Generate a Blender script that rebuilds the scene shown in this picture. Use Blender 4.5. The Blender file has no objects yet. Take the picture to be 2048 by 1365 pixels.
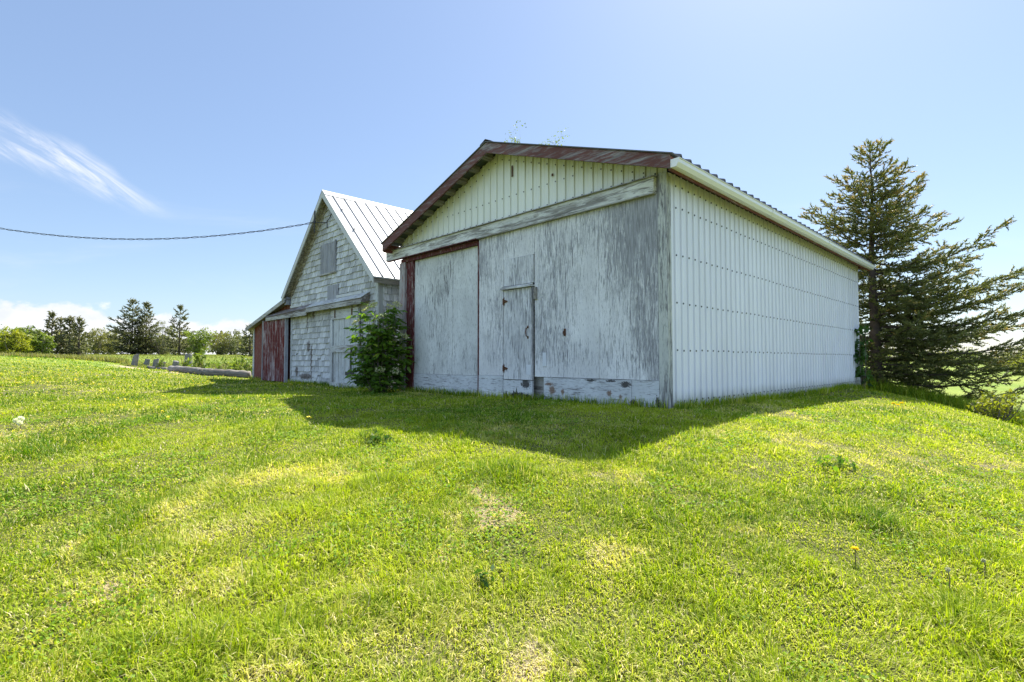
import bpy, math, random
import numpy as np
from mathutils import Vector

S = bpy.context.scene
COL = S.collection
R = math.radians
rng = np.random.default_rng(7)
random.seed(7)
H = 1.30                                   # eye height above the ground under the camera

# ---------------------------------------------------------------- camera
cam = bpy.data.cameras.new("camera")
cam.sensor_width = 36
cam.lens = 18.16
cam.clip_start = 0.05
cam.clip_end = 3000
co = bpy.data.objects.new("camera", cam)
COL.objects.link(co)
co.location = (0, 0, H)
co.rotation_euler = (R(90 + 2.1), 0, 0)
S.camera = co

# ---------------------------------------------------------------- light, sky, exposure
SUN_EL, SUN_AZ = 53.0, 32.0                # azimuth clockwise from +Y
SKY_STRENGTH, SUN_STRENGTH, EXPOSURE = 0.065, 5.0, 1.35
S.view_settings.view_transform = 'Standard'
S.view_settings.look = 'None'
S.view_settings.exposure = EXPOSURE
S.view_settings.gamma = 1
S.render.engine = 'CYCLES'
S.cycles.use_denoising = True
S.cycles.max_bounces = 6
S.cycles.transparent_max_bounces = 4

sun = bpy.data.lights.new("sun", 'SUN')
sun.energy = SUN_STRENGTH
sun.angle = R(0.5)
sun.color = (1.0, 0.95, 0.86)
so = bpy.data.objects.new("sun", sun)
COL.objects.link(so)
sd = Vector((math.sin(R(SUN_AZ)) * math.cos(R(SUN_EL)), math.cos(R(SUN_AZ)) * math.cos(R(SUN_EL)), math.sin(R(SUN_EL))))
so.rotation_euler = sd.to_track_quat('Z', 'Y').to_euler()
so.location = sd * 50


class NT:
    """small wrapper for building node trees"""
    def __init__(s, tree):
        s.t = tree

    def n(s, kind, ins=None, **props):
        nd = s.t.nodes.new(kind)
        for k, v in props.items():
            setattr(nd, k, v)
        for k, v in (ins or {}).items():
            sock = nd.inputs[k]
            if isinstance(v, bpy.types.NodeSocket):
                s.t.links.new(v, sock)
            else:
                if isinstance(v, tuple) and len(v) == 3 and sock.type == 'RGBA':
                    v = v + (1.0,)
                sock.default_value = v
        return nd

    def math(s, op, a, b=0.0, c=0.0, clamp=False):
        return s.n('ShaderNodeMath', {0: a, 1: b, 2: c}, operation=op, use_clamp=clamp).outputs[0]

    def mix(s, fac, a, b, mode='MIX'):
        nd = s.n('ShaderNodeMix', data_type='RGBA', blend_type=mode)
        for i, v in ((0, fac), (6, a), (7, b)):
            if isinstance(v, bpy.types.NodeSocket):
                s.t.links.new(v, nd.inputs[i])
            else:
                nd.inputs[i].default_value = (v + (1.0,)) if isinstance(v, tuple) and len(v) == 3 else v
        return nd.outputs[2]

    def ramp(s, fac, lo, hi):
        return s.n('ShaderNodeMapRange', {0: fac, 1: lo, 2: hi, 3: 0.0, 4: 1.0}, interpolation_type='SMOOTHSTEP').outputs[0]

    def noise(s, vec, scale=(1, 1, 1), sc=1.0, detail=4.0, rough=0.55, dist=0.0, off=(0, 0, 0)):
        m = s.n('ShaderNodeMapping', {'Vector': vec, 'Scale': scale, 'Location': off})
        return s.n('ShaderNodeTexNoise', {'Vector': m.outputs[0], 'Scale': sc, 'Detail': detail, 'Roughness': rough, 'Distortion': dist}).outputs[0]


world = bpy.data.worlds.new("World")
S.world = world
world.use_nodes = True
wt = world.node_tree
wt.nodes.clear()
W = NT(wt)
sky = W.n('ShaderNodeTexSky', sky_type='NISHITA')
sky.sun_disc = False
sky.sun_elevation = R(SUN_EL)
sky.sun_rotation = R(SUN_AZ)
sky.air_density = 1.0
sky.dust_density = 0.6
sky.ozone_density = 1.2
dirv = W.n('ShaderNodeTexCoord').outputs['Generated']
sx = W.n('ShaderNodeSeparateXYZ', {0: dirv})
yy = W.math('MAXIMUM', sx.outputs[1], 0.08)
tx = W.math('DIVIDE', sx.outputs[0], yy)
tz = W.math('DIVIDE', sx.outputs[2], yy)
pv = W.n('ShaderNodeCombineXYZ', {0: tx, 1: tz, 2: 0.0}).outputs[0]
# thin streak of cirrus: a band along a sloping line in the sky, frayed by stretched noise
warp = W.noise(pv, (1, 1, 1), 3.0, 5, 0.6)
rot = W.n('ShaderNodeMapping', {'Vector': pv, 'Rotation': (0, 0, R(32)), 'Scale': (1, 1, 1)}).outputs[0]
fib = W.noise(rot, (2.0, 19.0, 1.0), 1.8, 9, 0.68, 1.1)
uu = W.math('MULTIPLY', W.math('ADD', tx, 0.672), -1.0)
line = W.math('MULTIPLY_ADD', uu, 0.50, 0.283)                            # height of the streak along the sky
line = W.math('ADD', line, W.math('MULTIPLY', W.math('SUBTRACT', W.noise(pv, (1, 1, 1), 5.0, 2, 0.5), 0.5), 0.05))
dline = W.math('ADD', W.math('SUBTRACT', tz, line), W.math('MULTIPLY', W.math('SUBTRACT', warp, 0.5), 0.07))
width = W.n('ShaderNodeMapRange', {0: tx, 1: -1.02, 2: -0.64, 3: 0.062, 4: 0.020}).outputs[0]
band = W.ramp(W.math('DIVIDE', W.math('ABSOLUTE', dline), width), 1.15, 0.0)
cir = W.math('MULTIPLY', band, W.math('MULTIPLY_ADD', W.ramp(fib, 0.34, 0.68), 0.92, 0.08))
cir = W.math('MULTIPLY', cir, W.ramp(tx, -0.645, -0.80))
cir = W.math('MULTIPLY', cir, 0.72)
# cumulus bank low over the fields on the left, faint veils elsewhere
cb = W.noise(pv, (1.0, 1.9, 1.0), 7.5, 8, 0.56, 0.15, (3.1, 0.4, 0))
topz = W.n('ShaderNodeMapRange', {0: tx, 1: -0.93, 2: -0.42, 3: 0.112, 4: 0.072}).outputs[0]
hgt = W.math('MULTIPLY', W.math('SUBTRACT', topz, tz), 7.0)
cum = W.ramp(W.math('ADD', cb, hgt), 0.53, 0.64)
cum = W.math('MULTIPLY', cum, W.ramp(tx, -0.38, -0.52))
cshade = W.ramp(W.noise(pv, (1.0, 2.0, 1.0), 10.0, 5, 0.6, 0.0, (3.1, 0.46, 0)), 0.3, 0.75)
veil = W.math('MULTIPLY', W.math('MULTIPLY', W.ramp(W.noise(pv, (1.2, 7.0, 1.0), 1.5, 6, 0.6, 0.4, (7.7, 2.2, 0)), 0.50, 0.80), W.ramp(tz, 0.42, 0.25)), 0.2)
front = W.ramp(sx.outputs[1], 0.05, 0.25)
base = W.mix(0.30, W.mix(1.0, sky.outputs[0], (0.965, 0.99, 1.0), 'MULTIPLY'), (3.05, 4.25, 6.8))
# added bluish fill glow in the unseen sky behind the camera, brightens shaded walls
sky_fill = W.math('MULTIPLY', W.ramp(sx.outputs[1], 0.0, -0.35), W.ramp(sx.outputs[2], 0.0, 0.12))
sky_fill = W.math('MULTIPLY', sky_fill, W.math('MULTIPLY_ADD', W.ramp(W.noise(dirv, (1, 1, 2.0), 2.2, 5, 0.6), 0.38, 0.62), 0.6, 0.4))
base = W.mix(sky_fill, base, (5.2, 7.0, 10.4))
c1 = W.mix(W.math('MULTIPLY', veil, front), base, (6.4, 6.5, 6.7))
c2 = W.mix(W.math('MULTIPLY', cir, front), c1, (7.2, 7.2, 7.4))
c3 = W.mix(W.math('MULTIPLY', W.math('MULTIPLY', cum, front), 0.94), c2, W.mix(cshade, (5.6, 5.8, 6.3), (7.4, 7.4, 7.4)))
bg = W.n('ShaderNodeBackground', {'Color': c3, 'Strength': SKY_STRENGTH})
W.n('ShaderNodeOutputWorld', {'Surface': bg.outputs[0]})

# ---------------------------------------------------------------- helpers
def tag(o, label=None, cat=None, group=None, kind=None):
    if label: o['label'] = label
    if cat: o['category'] = cat
    if group: o['group'] = group
    if kind: o['kind'] = kind
    return o


def empty(name, loc, rz=0.0):
    o = bpy.data.objects.new(name, None)
    COL.objects.link(o)
    o.location = loc
    o.rotation_euler = (0, 0, rz)
    o.empty_display_size = 0.2
    return o


def link(name, me, parent=None, loc=None):
    o = bpy.data.objects.new(name, me)
    COL.objects.link(o)
    if parent: o.parent = parent
    if loc is not None: o.location = loc
    return o


def mesh_np(name, V, F, mats=(), attrs=None, smooth=False, midx=None):
    """mesh from numpy arrays; F is (n,k) with k corners per face"""
    V = np.asarray(V, np.float32); F = np.asarray(F, np.int32)
    me = bpy.data.meshes.new(name)
    n, k = F.shape
    me.vertices.add(len(V)); me.vertices.foreach_set('co', V.ravel())
    me.loops.add(n * k); me.loops.foreach_set('vertex_index', F.ravel())
    me.polygons.add(n)
    me.polygons.foreach_set('loop_start', np.arange(0, n * k, k, dtype=np.int32))
    if smooth: me.polygons.foreach_set('use_smooth', np.ones(n, bool))
    if midx is not None: me.polygons.foreach_set('material_index', np.asarray(midx, np.int32))
    for key, arr in (attrs or {}).items():
        a = me.attributes.new(key, 'FLOAT', 'POINT')
        a.data.foreach_set('value', np.asarray(arr, np.float32))
    me.update(calc_edges=True)
    for m in mats: me.materials.append(m)
    return me


class MB:
    """collects polygons; dz shifts eye-relative heights to heights above the thing's base"""
    def __init__(s, dz=0.0):
        s.v, s.f, s.m, s.r, s.dz = [], [], [], [], dz

    def poly(s, pts, m=0, r=None):
        i = len(s.v)
        r = random.random() if r is None else r
        for p in pts:
            s.v.append((p[0], p[1], p[2] + s.dz)); s.r.append(r)
        s.f.append(tuple(range(i, i + len(pts)))); s.m.append(m)

    def hexa(s, c, m=0):
        """c: 8 corners, bottom ring of 4 then top ring of 4"""
        i = len(s.v); r = random.random()
        for p in c:
            s.v.append((p[0], p[1], p[2] + s.dz)); s.r.append(r)
        for q in ((3, 2, 1, 0), (4, 5, 6, 7), (0, 1, 5, 4), (1, 2, 6, 5), (2, 3, 7, 6), (3, 0, 4, 7)):
            s.f.append(tuple(i + k for k in q)); s.m.append(m)

    def box(s, x0, x1, y0, y1, z0, z1, m=0):
        s.hexa([(x0, y0, z0), (x1, y0, z0), (x1, y1, z0), (x0, y1, z0), (x0, y0, z1), (x1, y0, z1), (x1, y1, z1), (x0, y1, z1)], m)

    def prism(s, prof, fn, a, b, m=0, caps=True):
        """closed 2-D profile swept from a to b; fn(u,v,t)->xyz"""
        i = len(s.v); n = len(prof); r = random.random()
        for t in (a, b):
            for u, v in prof:
                p = fn(u, v, t); s.v.append((p[0], p[1], p[2] + s.dz)); s.r.append(r)
        for k in range(n):
            j = (k + 1) % n
            s.f.append((i + k, i + j, i + n + j, i + n + k)); s.m.append(m)
        if caps:
            s.f.append(tuple(i + n - 1 - k for k in range(n))); s.m.append(m)
            s.f.append(tuple(i + n + k for k in range(n))); s.m.append(m)

    def tube(s, pts, rads, k=8, m=0):
        i = len(s.v); n = len(pts); r = random.random()
        P = [Vector(p) for p in pts]
        if not hasattr(rads, '__len__'): rads = [rads] * n
        for a in range(n):
            d = (P[min(a + 1, n - 1)] - P[max(a - 1, 0)]).normalized()
            u = d.orthogonal().normalized() if a == 0 else (u - d * u.dot(d)).normalized()
            w = d.cross(u)
            for q in range(k):
                an = 2 * math.pi * q / k
                p = P[a] + (u * math.cos(an) + w * math.sin(an)) * rads[a]
                s.v.append((p.x, p.y, p.z + s.dz)); s.r.append(r)
        for a in range(n - 1):
            for q in range(k):
                s.f.append((i + a * k + q, i + a * k + (q + 1) % k, i + (a + 1) * k + (q + 1) % k, i + (a + 1) * k + q)); s.m.append(m)
        s.f.append(tuple(i + k - 1 - q for q in range(k))); s.m.append(m)
        s.f.append(tuple(i + (n - 1) * k + q for q in range(k))); s.m.append(m)

    def build(s, name, mats, parent=None, smooth=False):
        if not isinstance(mats, (list, tuple)): mats = [mats]
        me = bpy.data.meshes.new(name)
        me.from_pydata(s.v, [], s.f)
        for m in mats: me.materials.append(m)
        me.polygons.foreach_set('material_index', s.m)
        if smooth: me.polygons.foreach_set('use_smooth', [True] * len(s.f))
        a = me.attributes.new('rnd', 'FLOAT', 'POINT'); a.data.foreach_set('value', s.r)
        me.update()
        return link(name, me, parent)


# ---------------------------------------------------------------- materials
def new_mat(name):
    m = bpy.data.materials.new(name); m.use_nodes = True
    m.node_tree.nodes.clear()
    return m, NT(m.node_tree)


def finish(N, col, rough=0.7, bump=None, bstr=0.3, bdist=0.01, metal=0.0, spec=0.3, trans=None, tcol=None):
    ins = {'Base Color': col, 'Roughness': rough, 'Metallic': metal, 'Specular IOR Level': spec}
    nrm = None
    if bump is not None:
        nrm = N.n('ShaderNodeBump', {'Height': bump, 'Strength': bstr, 'Distance': bdist}).outputs[0]
        ins['Normal'] = nrm
    b = N.n('ShaderNodeBsdfPrincipled', ins).outputs[0]
    if trans:
        t = N.n('ShaderNodeBsdfTranslucent', {'Color': tcol if tcol is not None else col}).outputs[0]
        b = N.n('ShaderNodeMixShader', {0: trans, 1: b, 2: t}).outputs[0]
    N.n('ShaderNodeOutputMaterial', {'Surface': b})


def obj_co(N):
    return N.n('ShaderNodeTexCoord').outputs['Object']


def attr(N, name):
    return N.n('ShaderNodeAttribute', attribute_name=name).outputs['Fac']


def m_plain(name, col, rough=0.6, var=0.25, sc=6.0, metal=0.0, spec=0.3):
    m, N = new_mat(name)
    p = obj_co(N)
    n1 = N.noise(p, (1, 1, 1), sc, 6, 0.6)
    dark = tuple(c * (1 - var) for c in col); light = tuple(min(1, c * (1 + var)) for c in col)
    finish(N, N.mix(n1, dark, light), rough, n1, 0.2, 0.01, metal, spec)
    return m


def m_peel(name, paint, wood, amount, along='z', fine=1.0, wood2=None, extra=None, stain=None, off=(0, 0, 0)):
    """old paint flaking off bare weathered wood along the grain; amount 0..1 = share of bare wood"""
    m, N = new_mat(name)
    p = obj_co(N)
    st = {'z': (1, 1, 0.09), 'y': (1, 0.09, 1), 'x': (0.09, 1, 1)}[along]
    g1 = N.noise(p, st, 26.0 * fine, 5, 0.62, 1.2, off)
    g2 = N.noise(p, tuple(1 if k == 1 else 0.16 for k in st), 62.0 * fine, 3, 0.6, 0.5, off)
    big = N.noise(p, tuple(1 if k == 1 else 0.45 for k in st), 1.3, 4, 0.55, 0.3, off)
    v = N.math('ADD', N.math('MULTIPLY', g1, 0.55), N.math('MULTIPLY', g2, 0.25))
    v = N.math('ADD', v, N.math('MULTIPLY', big, 0.34))                     # mean about .57
    thr = 0.57 + (amount - 0.5) * 0.34
    if extra is not None:
        v = N.math('SUBTRACT', v, extra(N, p))
    k = N.ramp(v, thr - 0.05, thr + 0.05)                               # 1 = paint
    wtone = N.noise(p, tuple(1 if q == 1 else 0.05 for q in st), 45.0 * fine, 5, 0.65, 0.4, off)
    wc = N.mix(N.ramp(wtone, 0.3, 0.7), tuple(c * 0.55 for c in wood), wood2 or tuple(min(1, c * 1.3) for c in wood))
    dirt = N.noise(p, (1, 1, 0.6), 2.2, 6, 0.62, 0.2, off)
    pc = N.mix(N.ramp(dirt, 0.35, 0.75), tuple(c * 0.80 for c in paint), paint)
    pc = N.mix(N.math('MULTIPLY', N.ramp(g2, 0.54, 0.66), 0.55), pc, wc)
    col = N.mix(k, wc, pc)
    if stain is not None:
        col = stain(N, p, col)
    finish(N, col, 0.75, N.math('ADD', N.math('MULTIPLY', k, 0.6), N.math('MULTIPLY', wtone, 0.4)), 0.5, 0.006, 0, 0.25)
    return m


def spot(N, p, y, z, ry, rz, soft=0.5, sc=9.0, amp=0.5):
    """soft-edged ragged patch on the plane of a wall (local y,z); 1 inside"""
    s = N.n('ShaderNodeSeparateXYZ', {0: p})
    a = N.math('DIVIDE', N.math('SUBTRACT', s.outputs[1], y), ry)
    b = N.math('DIVIDE', N.math('SUBTRACT', s.outputs[2], z), rz)
    d = N.math('SQRT', N.math('ADD', N.math('MULTIPLY', a, a), N.math('MULTIPLY', b, b)))
    d = N.math('ADD', d, N.math('MULTIPLY', N.math('SUBTRACT', N.noise(p, (1, 1, 1), sc, 5, 0.65), 0.5), amp * 2))
    return N.ramp(d, 1.0 + soft * 0.5, 1.0 - soft * 0.5)


def m_leaf(name, c1, c2, trans=0.35, rough=0.55, c3=None):
    m, N = new_mat(name)
    r = attr(N, 'rnd')
    col = N.mix(r, c1, c2)
    if c3: col = N.mix(N.ramp(r, 0.80, 0.95), col, c3)
    t = N.mix(1.0, col, (1.5, 1.55, 0.7), 'MULTIPLY')
    finish(N, col, rough, spec=0.35, trans=trans, tcol=t)
    return m


WHITE = (0.76, 0.765, 0.755)
GREYW = (0.30, 0.305, 0.315)


def ply_extra(N, p):
    s = N.n('ShaderNodeSeparateXYZ', {0: p})
    a = N.math('MULTIPLY', N.ramp(s.outputs[1], 1.3, 0.2), 0.07)          # barer toward the corner
    b = N.math('MULTIPLY', N.ramp(s.outputs[2], 1.2, 2.9), 0.05)
    c = N.math('MULTIPLY', N.ramp(s.outputs[2], 0.75, 0.30), -0.07)
    return N.math('ADD', N.math('ADD', a, b), c)


def kick_stain(N, p, col):
    for (y, z, ry, rz) in ((1.93, 0.18, .10, .10), (1.72, .16, .05, .07), (0.88, 0.18, .06, .06), (.70, .14, .05, .05), (2.0, .27, .12, .04)):
        col = N.mix(N.math('MULTIPLY', spot(N, p, y, z, ry * .6, rz * .6, 0.8, 45, 1.2), 0.8), col, (0.15, 0.07, 0.022))
    for (y, z, ry, rz) in ((0.62, 0.31, .09, .05), (2.62, .06, .32, .06), (0.5, 0.04, .06, .10), (0.14, .1, .04, .09), (1.2, .35, .12, .02), (2.25, .07, .05, .13), (.85, .35, .10, .02), (2.5, .25, .12, .08)):
        col = N.mix(N.math('MULTIPLY', spot(N, p, y, z, ry * .8, rz * .8, 0.4, 34, 1.3), 0.9), col, (0.03, 0.025, 0.02))
    return col


M = {}
M['ply'] = m_peel('peeling_plywood', WHITE, GREYW, 0.38, 'z', 1.7, extra=ply_extra)
M['ply2'] = m_peel('whiter_plywood', (0.68, 0.70, 0.68), (0.15, 0.15, 0.15), 0.28, 'z', 1.2, off=(3, 1, 2))
M['ply3'] = m_peel('small_door_plywood', (0.70, 0.71, 0.71), GREYW, 0.33, 'z', 1.1, off=(5, 4, 1))
M['kick'] = m_peel('kick_board_paint', (0.62, 0.65, 0.66), (0.16, 0.155, 0.15), 0.30, 'y', 0.8, stain=kick_stain, off=(1, 6, 2))
M['beam'] = m_peel('beam_paint', (0.68, 0.69, 0.64), (0.27, 0.26, 0.235), 0.46, 'y', 0.55, off=(2, 2, 8))
M['trim'] = m_peel('corner_paint', (0.60, 0.62, 0.57), (0.21, 0.21, 0.21), 0.45, 'z', 0.9, off=(9, 2, 3))
M['red'] = m_peel('red_paint', (0.095, 0.016, 0.016), (0.36, 0.33, 0.31), 0.16, 'z', 0.7)
M['redgrey'] = m_peel('worn_red_paint', (0.22, 0.07, 0.065), (0.36, 0.34, 0.33), 0.62, 'z', 0.8, off=(4, 4, 4))
M['rake'] = m_peel('rake_paint', (0.145, 0.062, 0.052), (0.24, 0.215, 0.21), 0.40, 'y', 0.45, off=(0, 7, 1))
M['rakex'] = m_peel('fascia_paint', (0.19, 0.06, 0.045), (0.27, 0.22, 0.20), 0.28, 'x', 0.6)
M['oldwood'] = m_peel('bare_old_wood', (0.34, 0.33, 0.30), (0.22, 0.20, 0.17), 0.55, 'x', 0.8)
M['oldwoody'] = m_peel('bare_old_trim', (0.46, 0.46, 0.43), (0.20, 0.185, 0.16), 0.45, 'y', 0.8)
M['barnwhite'] = m_peel('barn_door_paint', (0.60, 0.63, 0.62), (0.25, 0.24, 0.22), 0.30, 'z', 0.9, off=(6, 3, 3))
M['barnrail'] = m_peel('barn_rail_paint', (0.60, 0.62, 0.60), (0.25, 0.23, 0.20), 0.35, 'y', 0.9, off=(6, 3, 3))
M['barnred'] = m_peel('barn_red_paint', (0.165, 0.040, 0.030), (0.30, 0.26, 0.25), 0.22, 'z', 0.8, off=(2, 9, 3))
M['barnred2'] = m_peel('barn_red_streaks', (0.15, 0.034, 0.030), (0.42, 0.36, 0.35), 0.36, 'z', 0.5, off=(7, 9, 3))
M['shutter'] = m_peel('grey_board', (0.36, 0.37, 0.40), (0.22, 0.22, 0.235), 0.5, 'z', 0.8)
M['soffit'] = m_peel('soffit_wood', (0.58, 0.55, 0.44), (0.24, 0.21, 0.16), 0.5, 'y', 0.5, off=(3, 3, 3))
M['raketrim'] = m_plain('barn_rake_paint', (0.50, 0.51, 0.50), 0.6, 0.18, 5)
M['gutter'] = m_plain('white_gutter', (0.78, 0.78, 0.75), 0.35, 0.04, 3, 0, 0.5)
M['screw'] = m_plain('screw_head', (0.055, 0.06, 0.065), 0.5, 0.2, 40)
M['rust'] = m_plain('rust', (0.10, 0.048, 0.026), 0.8, 0.5, 30)
M['darkmetal'] = m_plain('dark_metal', (0.05, 0.05, 0.052), 0.55, 0.3, 8)
M['galv'] = m_plain('zinc_patch', (0.60, 0.63, 0.66), 0.45, 0.06, 5, 0.0, 0.5)
M['roofmetal'] = m_plain('shed_roof_metal', (0.12, 0.115, 0.11), 0.5, 0.25, 2, 0.3)
M['underroof'] = m_plain('roof_underside', (0.10, 0.12, 0.115), 0.7, 0.3, 4)
M['hoodwood'] = m_peel('hood_boards', (0.42, 0.42, 0.42), (0.17, 0.14, 0.125), 0.55, 'y', 0.6, off=(1, 1, 5))
M['cable'] = m_plain('cable_sheath', (0.02, 0.022, 0.026), 0.5, 0.2, 20)
M['stone'] = m_plain('weathered_stone', (0.17, 0.165, 0.16), 0.9, 0.5, 7)
M['log'] = m_peel('weathered_log', (0.27, 0.25, 0.22), (0.15, 0.135, 0.115), 0.5, 'x', 0.5)
M['bark'] = m_plain('dark_bark', (0.075, 0.058, 0.045), 0.9, 0.5, 12)
M['bark2'] = m_plain('grey_bark', (0.16, 0.14, 0.115), 0.9, 0.4, 10)


def siding_mat(name, col):
    m, N = new_mat(name)
    p = obj_co(N)
    s = N.n('ShaderNodeSeparateXYZ', {0: p})
    n1 = N.noise(p, (1, 1, 0.25), 3.0, 6, 0.6)
    c = N.mix(N.ramp(n1, 0.3, 0.8), tuple(k * 0.90 for k in col), col)
    c = N.mix(N.math('MULTIPLY', attr(N, 'rnd'), 0.16), c, tuple(k * 0.55 for k in col))
    grime = N.math('MULTIPLY', N.ramp(N.math('ADD', s.outputs[2], N.math('MULTIPLY', N.noise(p, (1, 1, 0.4), 9.0, 5, 0.7), 0.25)), 0.40, 0.10), 0.7)
    c = N.mix(grime, c, (0.20, 0.21, 0.15))
    st = N.math('MULTIPLY', N.ramp(N.noise(p, (1, 1, 0.04), 14.0, 4, 0.6), 0.60, 0.75), 0.12)
    c = N.mix(st, c, (0.33, 0.33, 0.29))
    finish(N, c, 0.42, N.noise(p, (1, 1, 0.3), 1.6, 2, 0.5), 0.15, 0.02, 0.0, 0.45)
    return m


M['siding'] = siding_mat('ribbed_steel_siding', (0.81, 0.825, 0.87))
M['gable'] = siding_mat('gable_steel_siding', (0.78, 0.80, 0.70))


def shingle_mat():
    m, N = new_mat('cedar_shingles')
    p = obj_co(N)
    r = attr(N, 'rnd')
    c = N.mix(r, (0.36, 0.37, 0.365), (0.62, 0.635, 0.63))
    g = N.noise(p, (1, 1, 0.08), 45.0, 4, 0.65, 0.4)
    c = N.mix(N.math('MULTIPLY', N.ramp(g, 0.48, 0.72), 0.5), c, (0.17, 0.165, 0.15))
    big = N.noise(p, (1, 1, 0.6), 1.1, 5, 0.6, 0.2, (2, 2, 2))
    c = N.mix(N.math('MULTIPLY', N.ramp(big, 0.50, 0.75), 0.55), c, (0.23, 0.225, 0.20))
    for (y, z, ry, rz) in ((3.75, 1.05, .10, .16), (3.45, 1.95, .07, .15), (3.9, .22, .42, .08), (4.55, .35, .1, .13), (3.55, 0.6, .05, .5), (3.85, 1.85, .03, .4)):
        c = N.mix(N.math('MULTIPLY', spot(N, p, y, z, ry, rz, 0.5, 12, .7), 0.75), c, (0.075, 0.05, 0.035))
    finish(N, c, 0.85, g, 0.4, 0.006, 0, 0.2)
    return m


M['shingle'] = shingle_mat()


def barn_roof_mat():
    m, N = new_mat('white_roof_metal')
    p = obj_co(N)
    n1 = N.noise(p, (1, 1, 1), 2.0, 6, 0.6)
    c = N.mix(N.ramp(n1, 0.3, 0.75), (0.34, 0.34, 0.335), (0.48, 0.48, 0.475))
    finish(N, c, 0.45, n1, 0.1, 0.01, 0.0, 0.4)
    return m


M['barnroof'] = barn_roof_mat()
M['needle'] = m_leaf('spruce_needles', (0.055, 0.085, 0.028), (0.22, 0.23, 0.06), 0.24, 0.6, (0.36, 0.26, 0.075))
M['needle2'] = m_leaf('far_spruce_needles', (0.045, 0.060, 0.025), (0.165, 0.16, 0.06), 0.2, 0.65)
M['elder'] = m_leaf('elder_leaves', (0.045, 0.11, 0.014), (0.17, 0.28, 0.025), 0.45, 0.5, (0.32, 0.38, 0.05))
M['bloom'] = m_leaf('cream_blossom', (0.40, 0.42, 0.22), (0.60, 0.58, 0.38), 0.3)
M['spring'] = m_leaf('spring_leaves', (0.10, 0.15, 0.025), (0.21, 0.26, 0.045), 0.4)
M['olive'] = m_leaf('olive_leaves', (0.115, 0.125, 0.04), (0.22, 0.21, 0.075), 0.35)
M['yellowgreen'] = m_leaf('yellow_green_leaves', (0.15, 0.19, 0.02), (0.32, 0.32, 0.03), 0.4)
M['greytwig'] = m_leaf('sparse_buds', (0.10, 0.11, 0.06), (0.19, 0.20, 0.09), 0.3)
M['darkleaf'] = m_leaf('dark_weed_leaves', (0.025, 0.07, 0.012), (0.07, 0.15, 0.02), 0.35)
M['clover'] = m_leaf('clover_leaf', (0.09, 0.19, 0.012), (0.27, 0.38, 0.025), 0.35, 0.7)
M['weed'] = m_leaf('weed_leaves', (0.08, 0.14, 0.02), (0.20, 0.25, 0.03), 0.4)
M['white'] = m_leaf('white_seed_fluff', (0.70, 0.70, 0.68), (0.85, 0.85, 0.85), 0.4)
M['grey_fluff'] = m_leaf('grey_seed_head', (0.35, 0.36, 0.30), (0.50, 0.50, 0.42), 0.3)
M['yellow'] = m_leaf('dandelion_petals', (0.75, 0.55, 0.01), (0.85, 0.68, 0.03), 0.25)
M['stem'] = m_plain('flower_stem', (0.16, 0.12, 0.06), 0.6, 0.3, 20)

# ---------------------------------------------------------------- ground height
CTRL = np.array([
    (0, .8, -1.28), (-1, 0, -1.26), (1, 0, -1.33), (0, -1, -1.36),
    (-2, 2, -1.08), (0, 2, -1.1), (2, 2, -1.22), (3, 1, -1.45),
    (-4, 4, -.86), (-1.5, 4, -.80), (.6, 4, -.80), (2.5, 4, -.88), (4, 4, -1.02), (4.5, 2.5, -1.3),
    (2, 6.4, -.63), (-.2, 8.7, -.645), (-2.4, 10.9, -.665), (-6.5, 15.2, -.675), (-8.8, 17.4, -.665),
    (4, 8.4, -.665), (6.2, 10.6, -.69), (8.9, 13.2, -.72), (4.4, 7.2, -.72), (6.6, 9.4, -.76), (8.6, 11.6, -.80),
    (4.6, 5.6, -.84), (6.0, 6.2, -.94), (9.26, 13, -.82), (8.05, 9.5, -.90), (6.74, 6.8, -1.0),
    (8.0, 6.2, -1.5), (10, 8.5, -1.65), (11, 11.5, -1.4), (10.2, 14.6, -.85), (12.5, 14, -1.45),
    (15, 12, -2.0), (20, 18, -2.15), (35, 35, -2.2), (60, 60, -1.3), (30, 20, -2.4), (25, 35, -1.9),
    (-6, 6, -.72), (-9, 9, -.60), (-12, 12, -.42), (-12, 20, -.52), (-9.8, 18.9, -.64),
    (-25, 25, .17), (-20, 25, -.06), (-17.6, 24, -.40), (-14.5, 22, -.47),
    (-25, 32, -.30), (-16, 35, -.28), (-36, 36, .12), (-42, 60, .62), (-30, 60, .50), (-58, 60, .6), (-22, 45, .12),
    (0, 20, -.66), (4, 16, -.7), (0, 60, .4), (0, 150, .8), (-150, 150, 1.3), (150, 150, -1.0), (0, 700, 1.5), (-700, 500, 3.5), (700, 500, .0),
    (-12, -10, -1.3), (12, -10, -2.2), (0, -30, -2), (0, -700, -2), (-30, 0, -.5), (30, 0, -2.8), (-300, 0, 0), (300, 0, -3),
    (-4, 0, -1.15), (-6, 2, -.95), (5, 0, -1.7)], float)


def lp(x, y):
    r = np.sqrt(x * x + y * y)
    return np.stack([np.log(np.maximum(r, .7)), np.arctan2(x, y) * 1.3], -1)


def tps(d2):
    return 0.5 * d2 * np.log(d2 + 1e-9)


_c = lp(CTRL[:, 0], CTRL[:, 1])
_n = len(_c)
_A = np.zeros((_n + 3, _n + 3))
_A[:_n, :_n] = tps(((_c[:, None] - _c[None]) ** 2).sum(-1)) + np.eye(_n) * 0.002
_A[:_n, _n] = 1; _A[:_n, _n + 1:] = _c; _A[_n, :_n] = 1; _A[_n + 1:, :_n] = _c.T
_w = np.linalg.solve(_A, np.concatenate([CTRL[:, 2], np.zeros(3)]))


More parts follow.
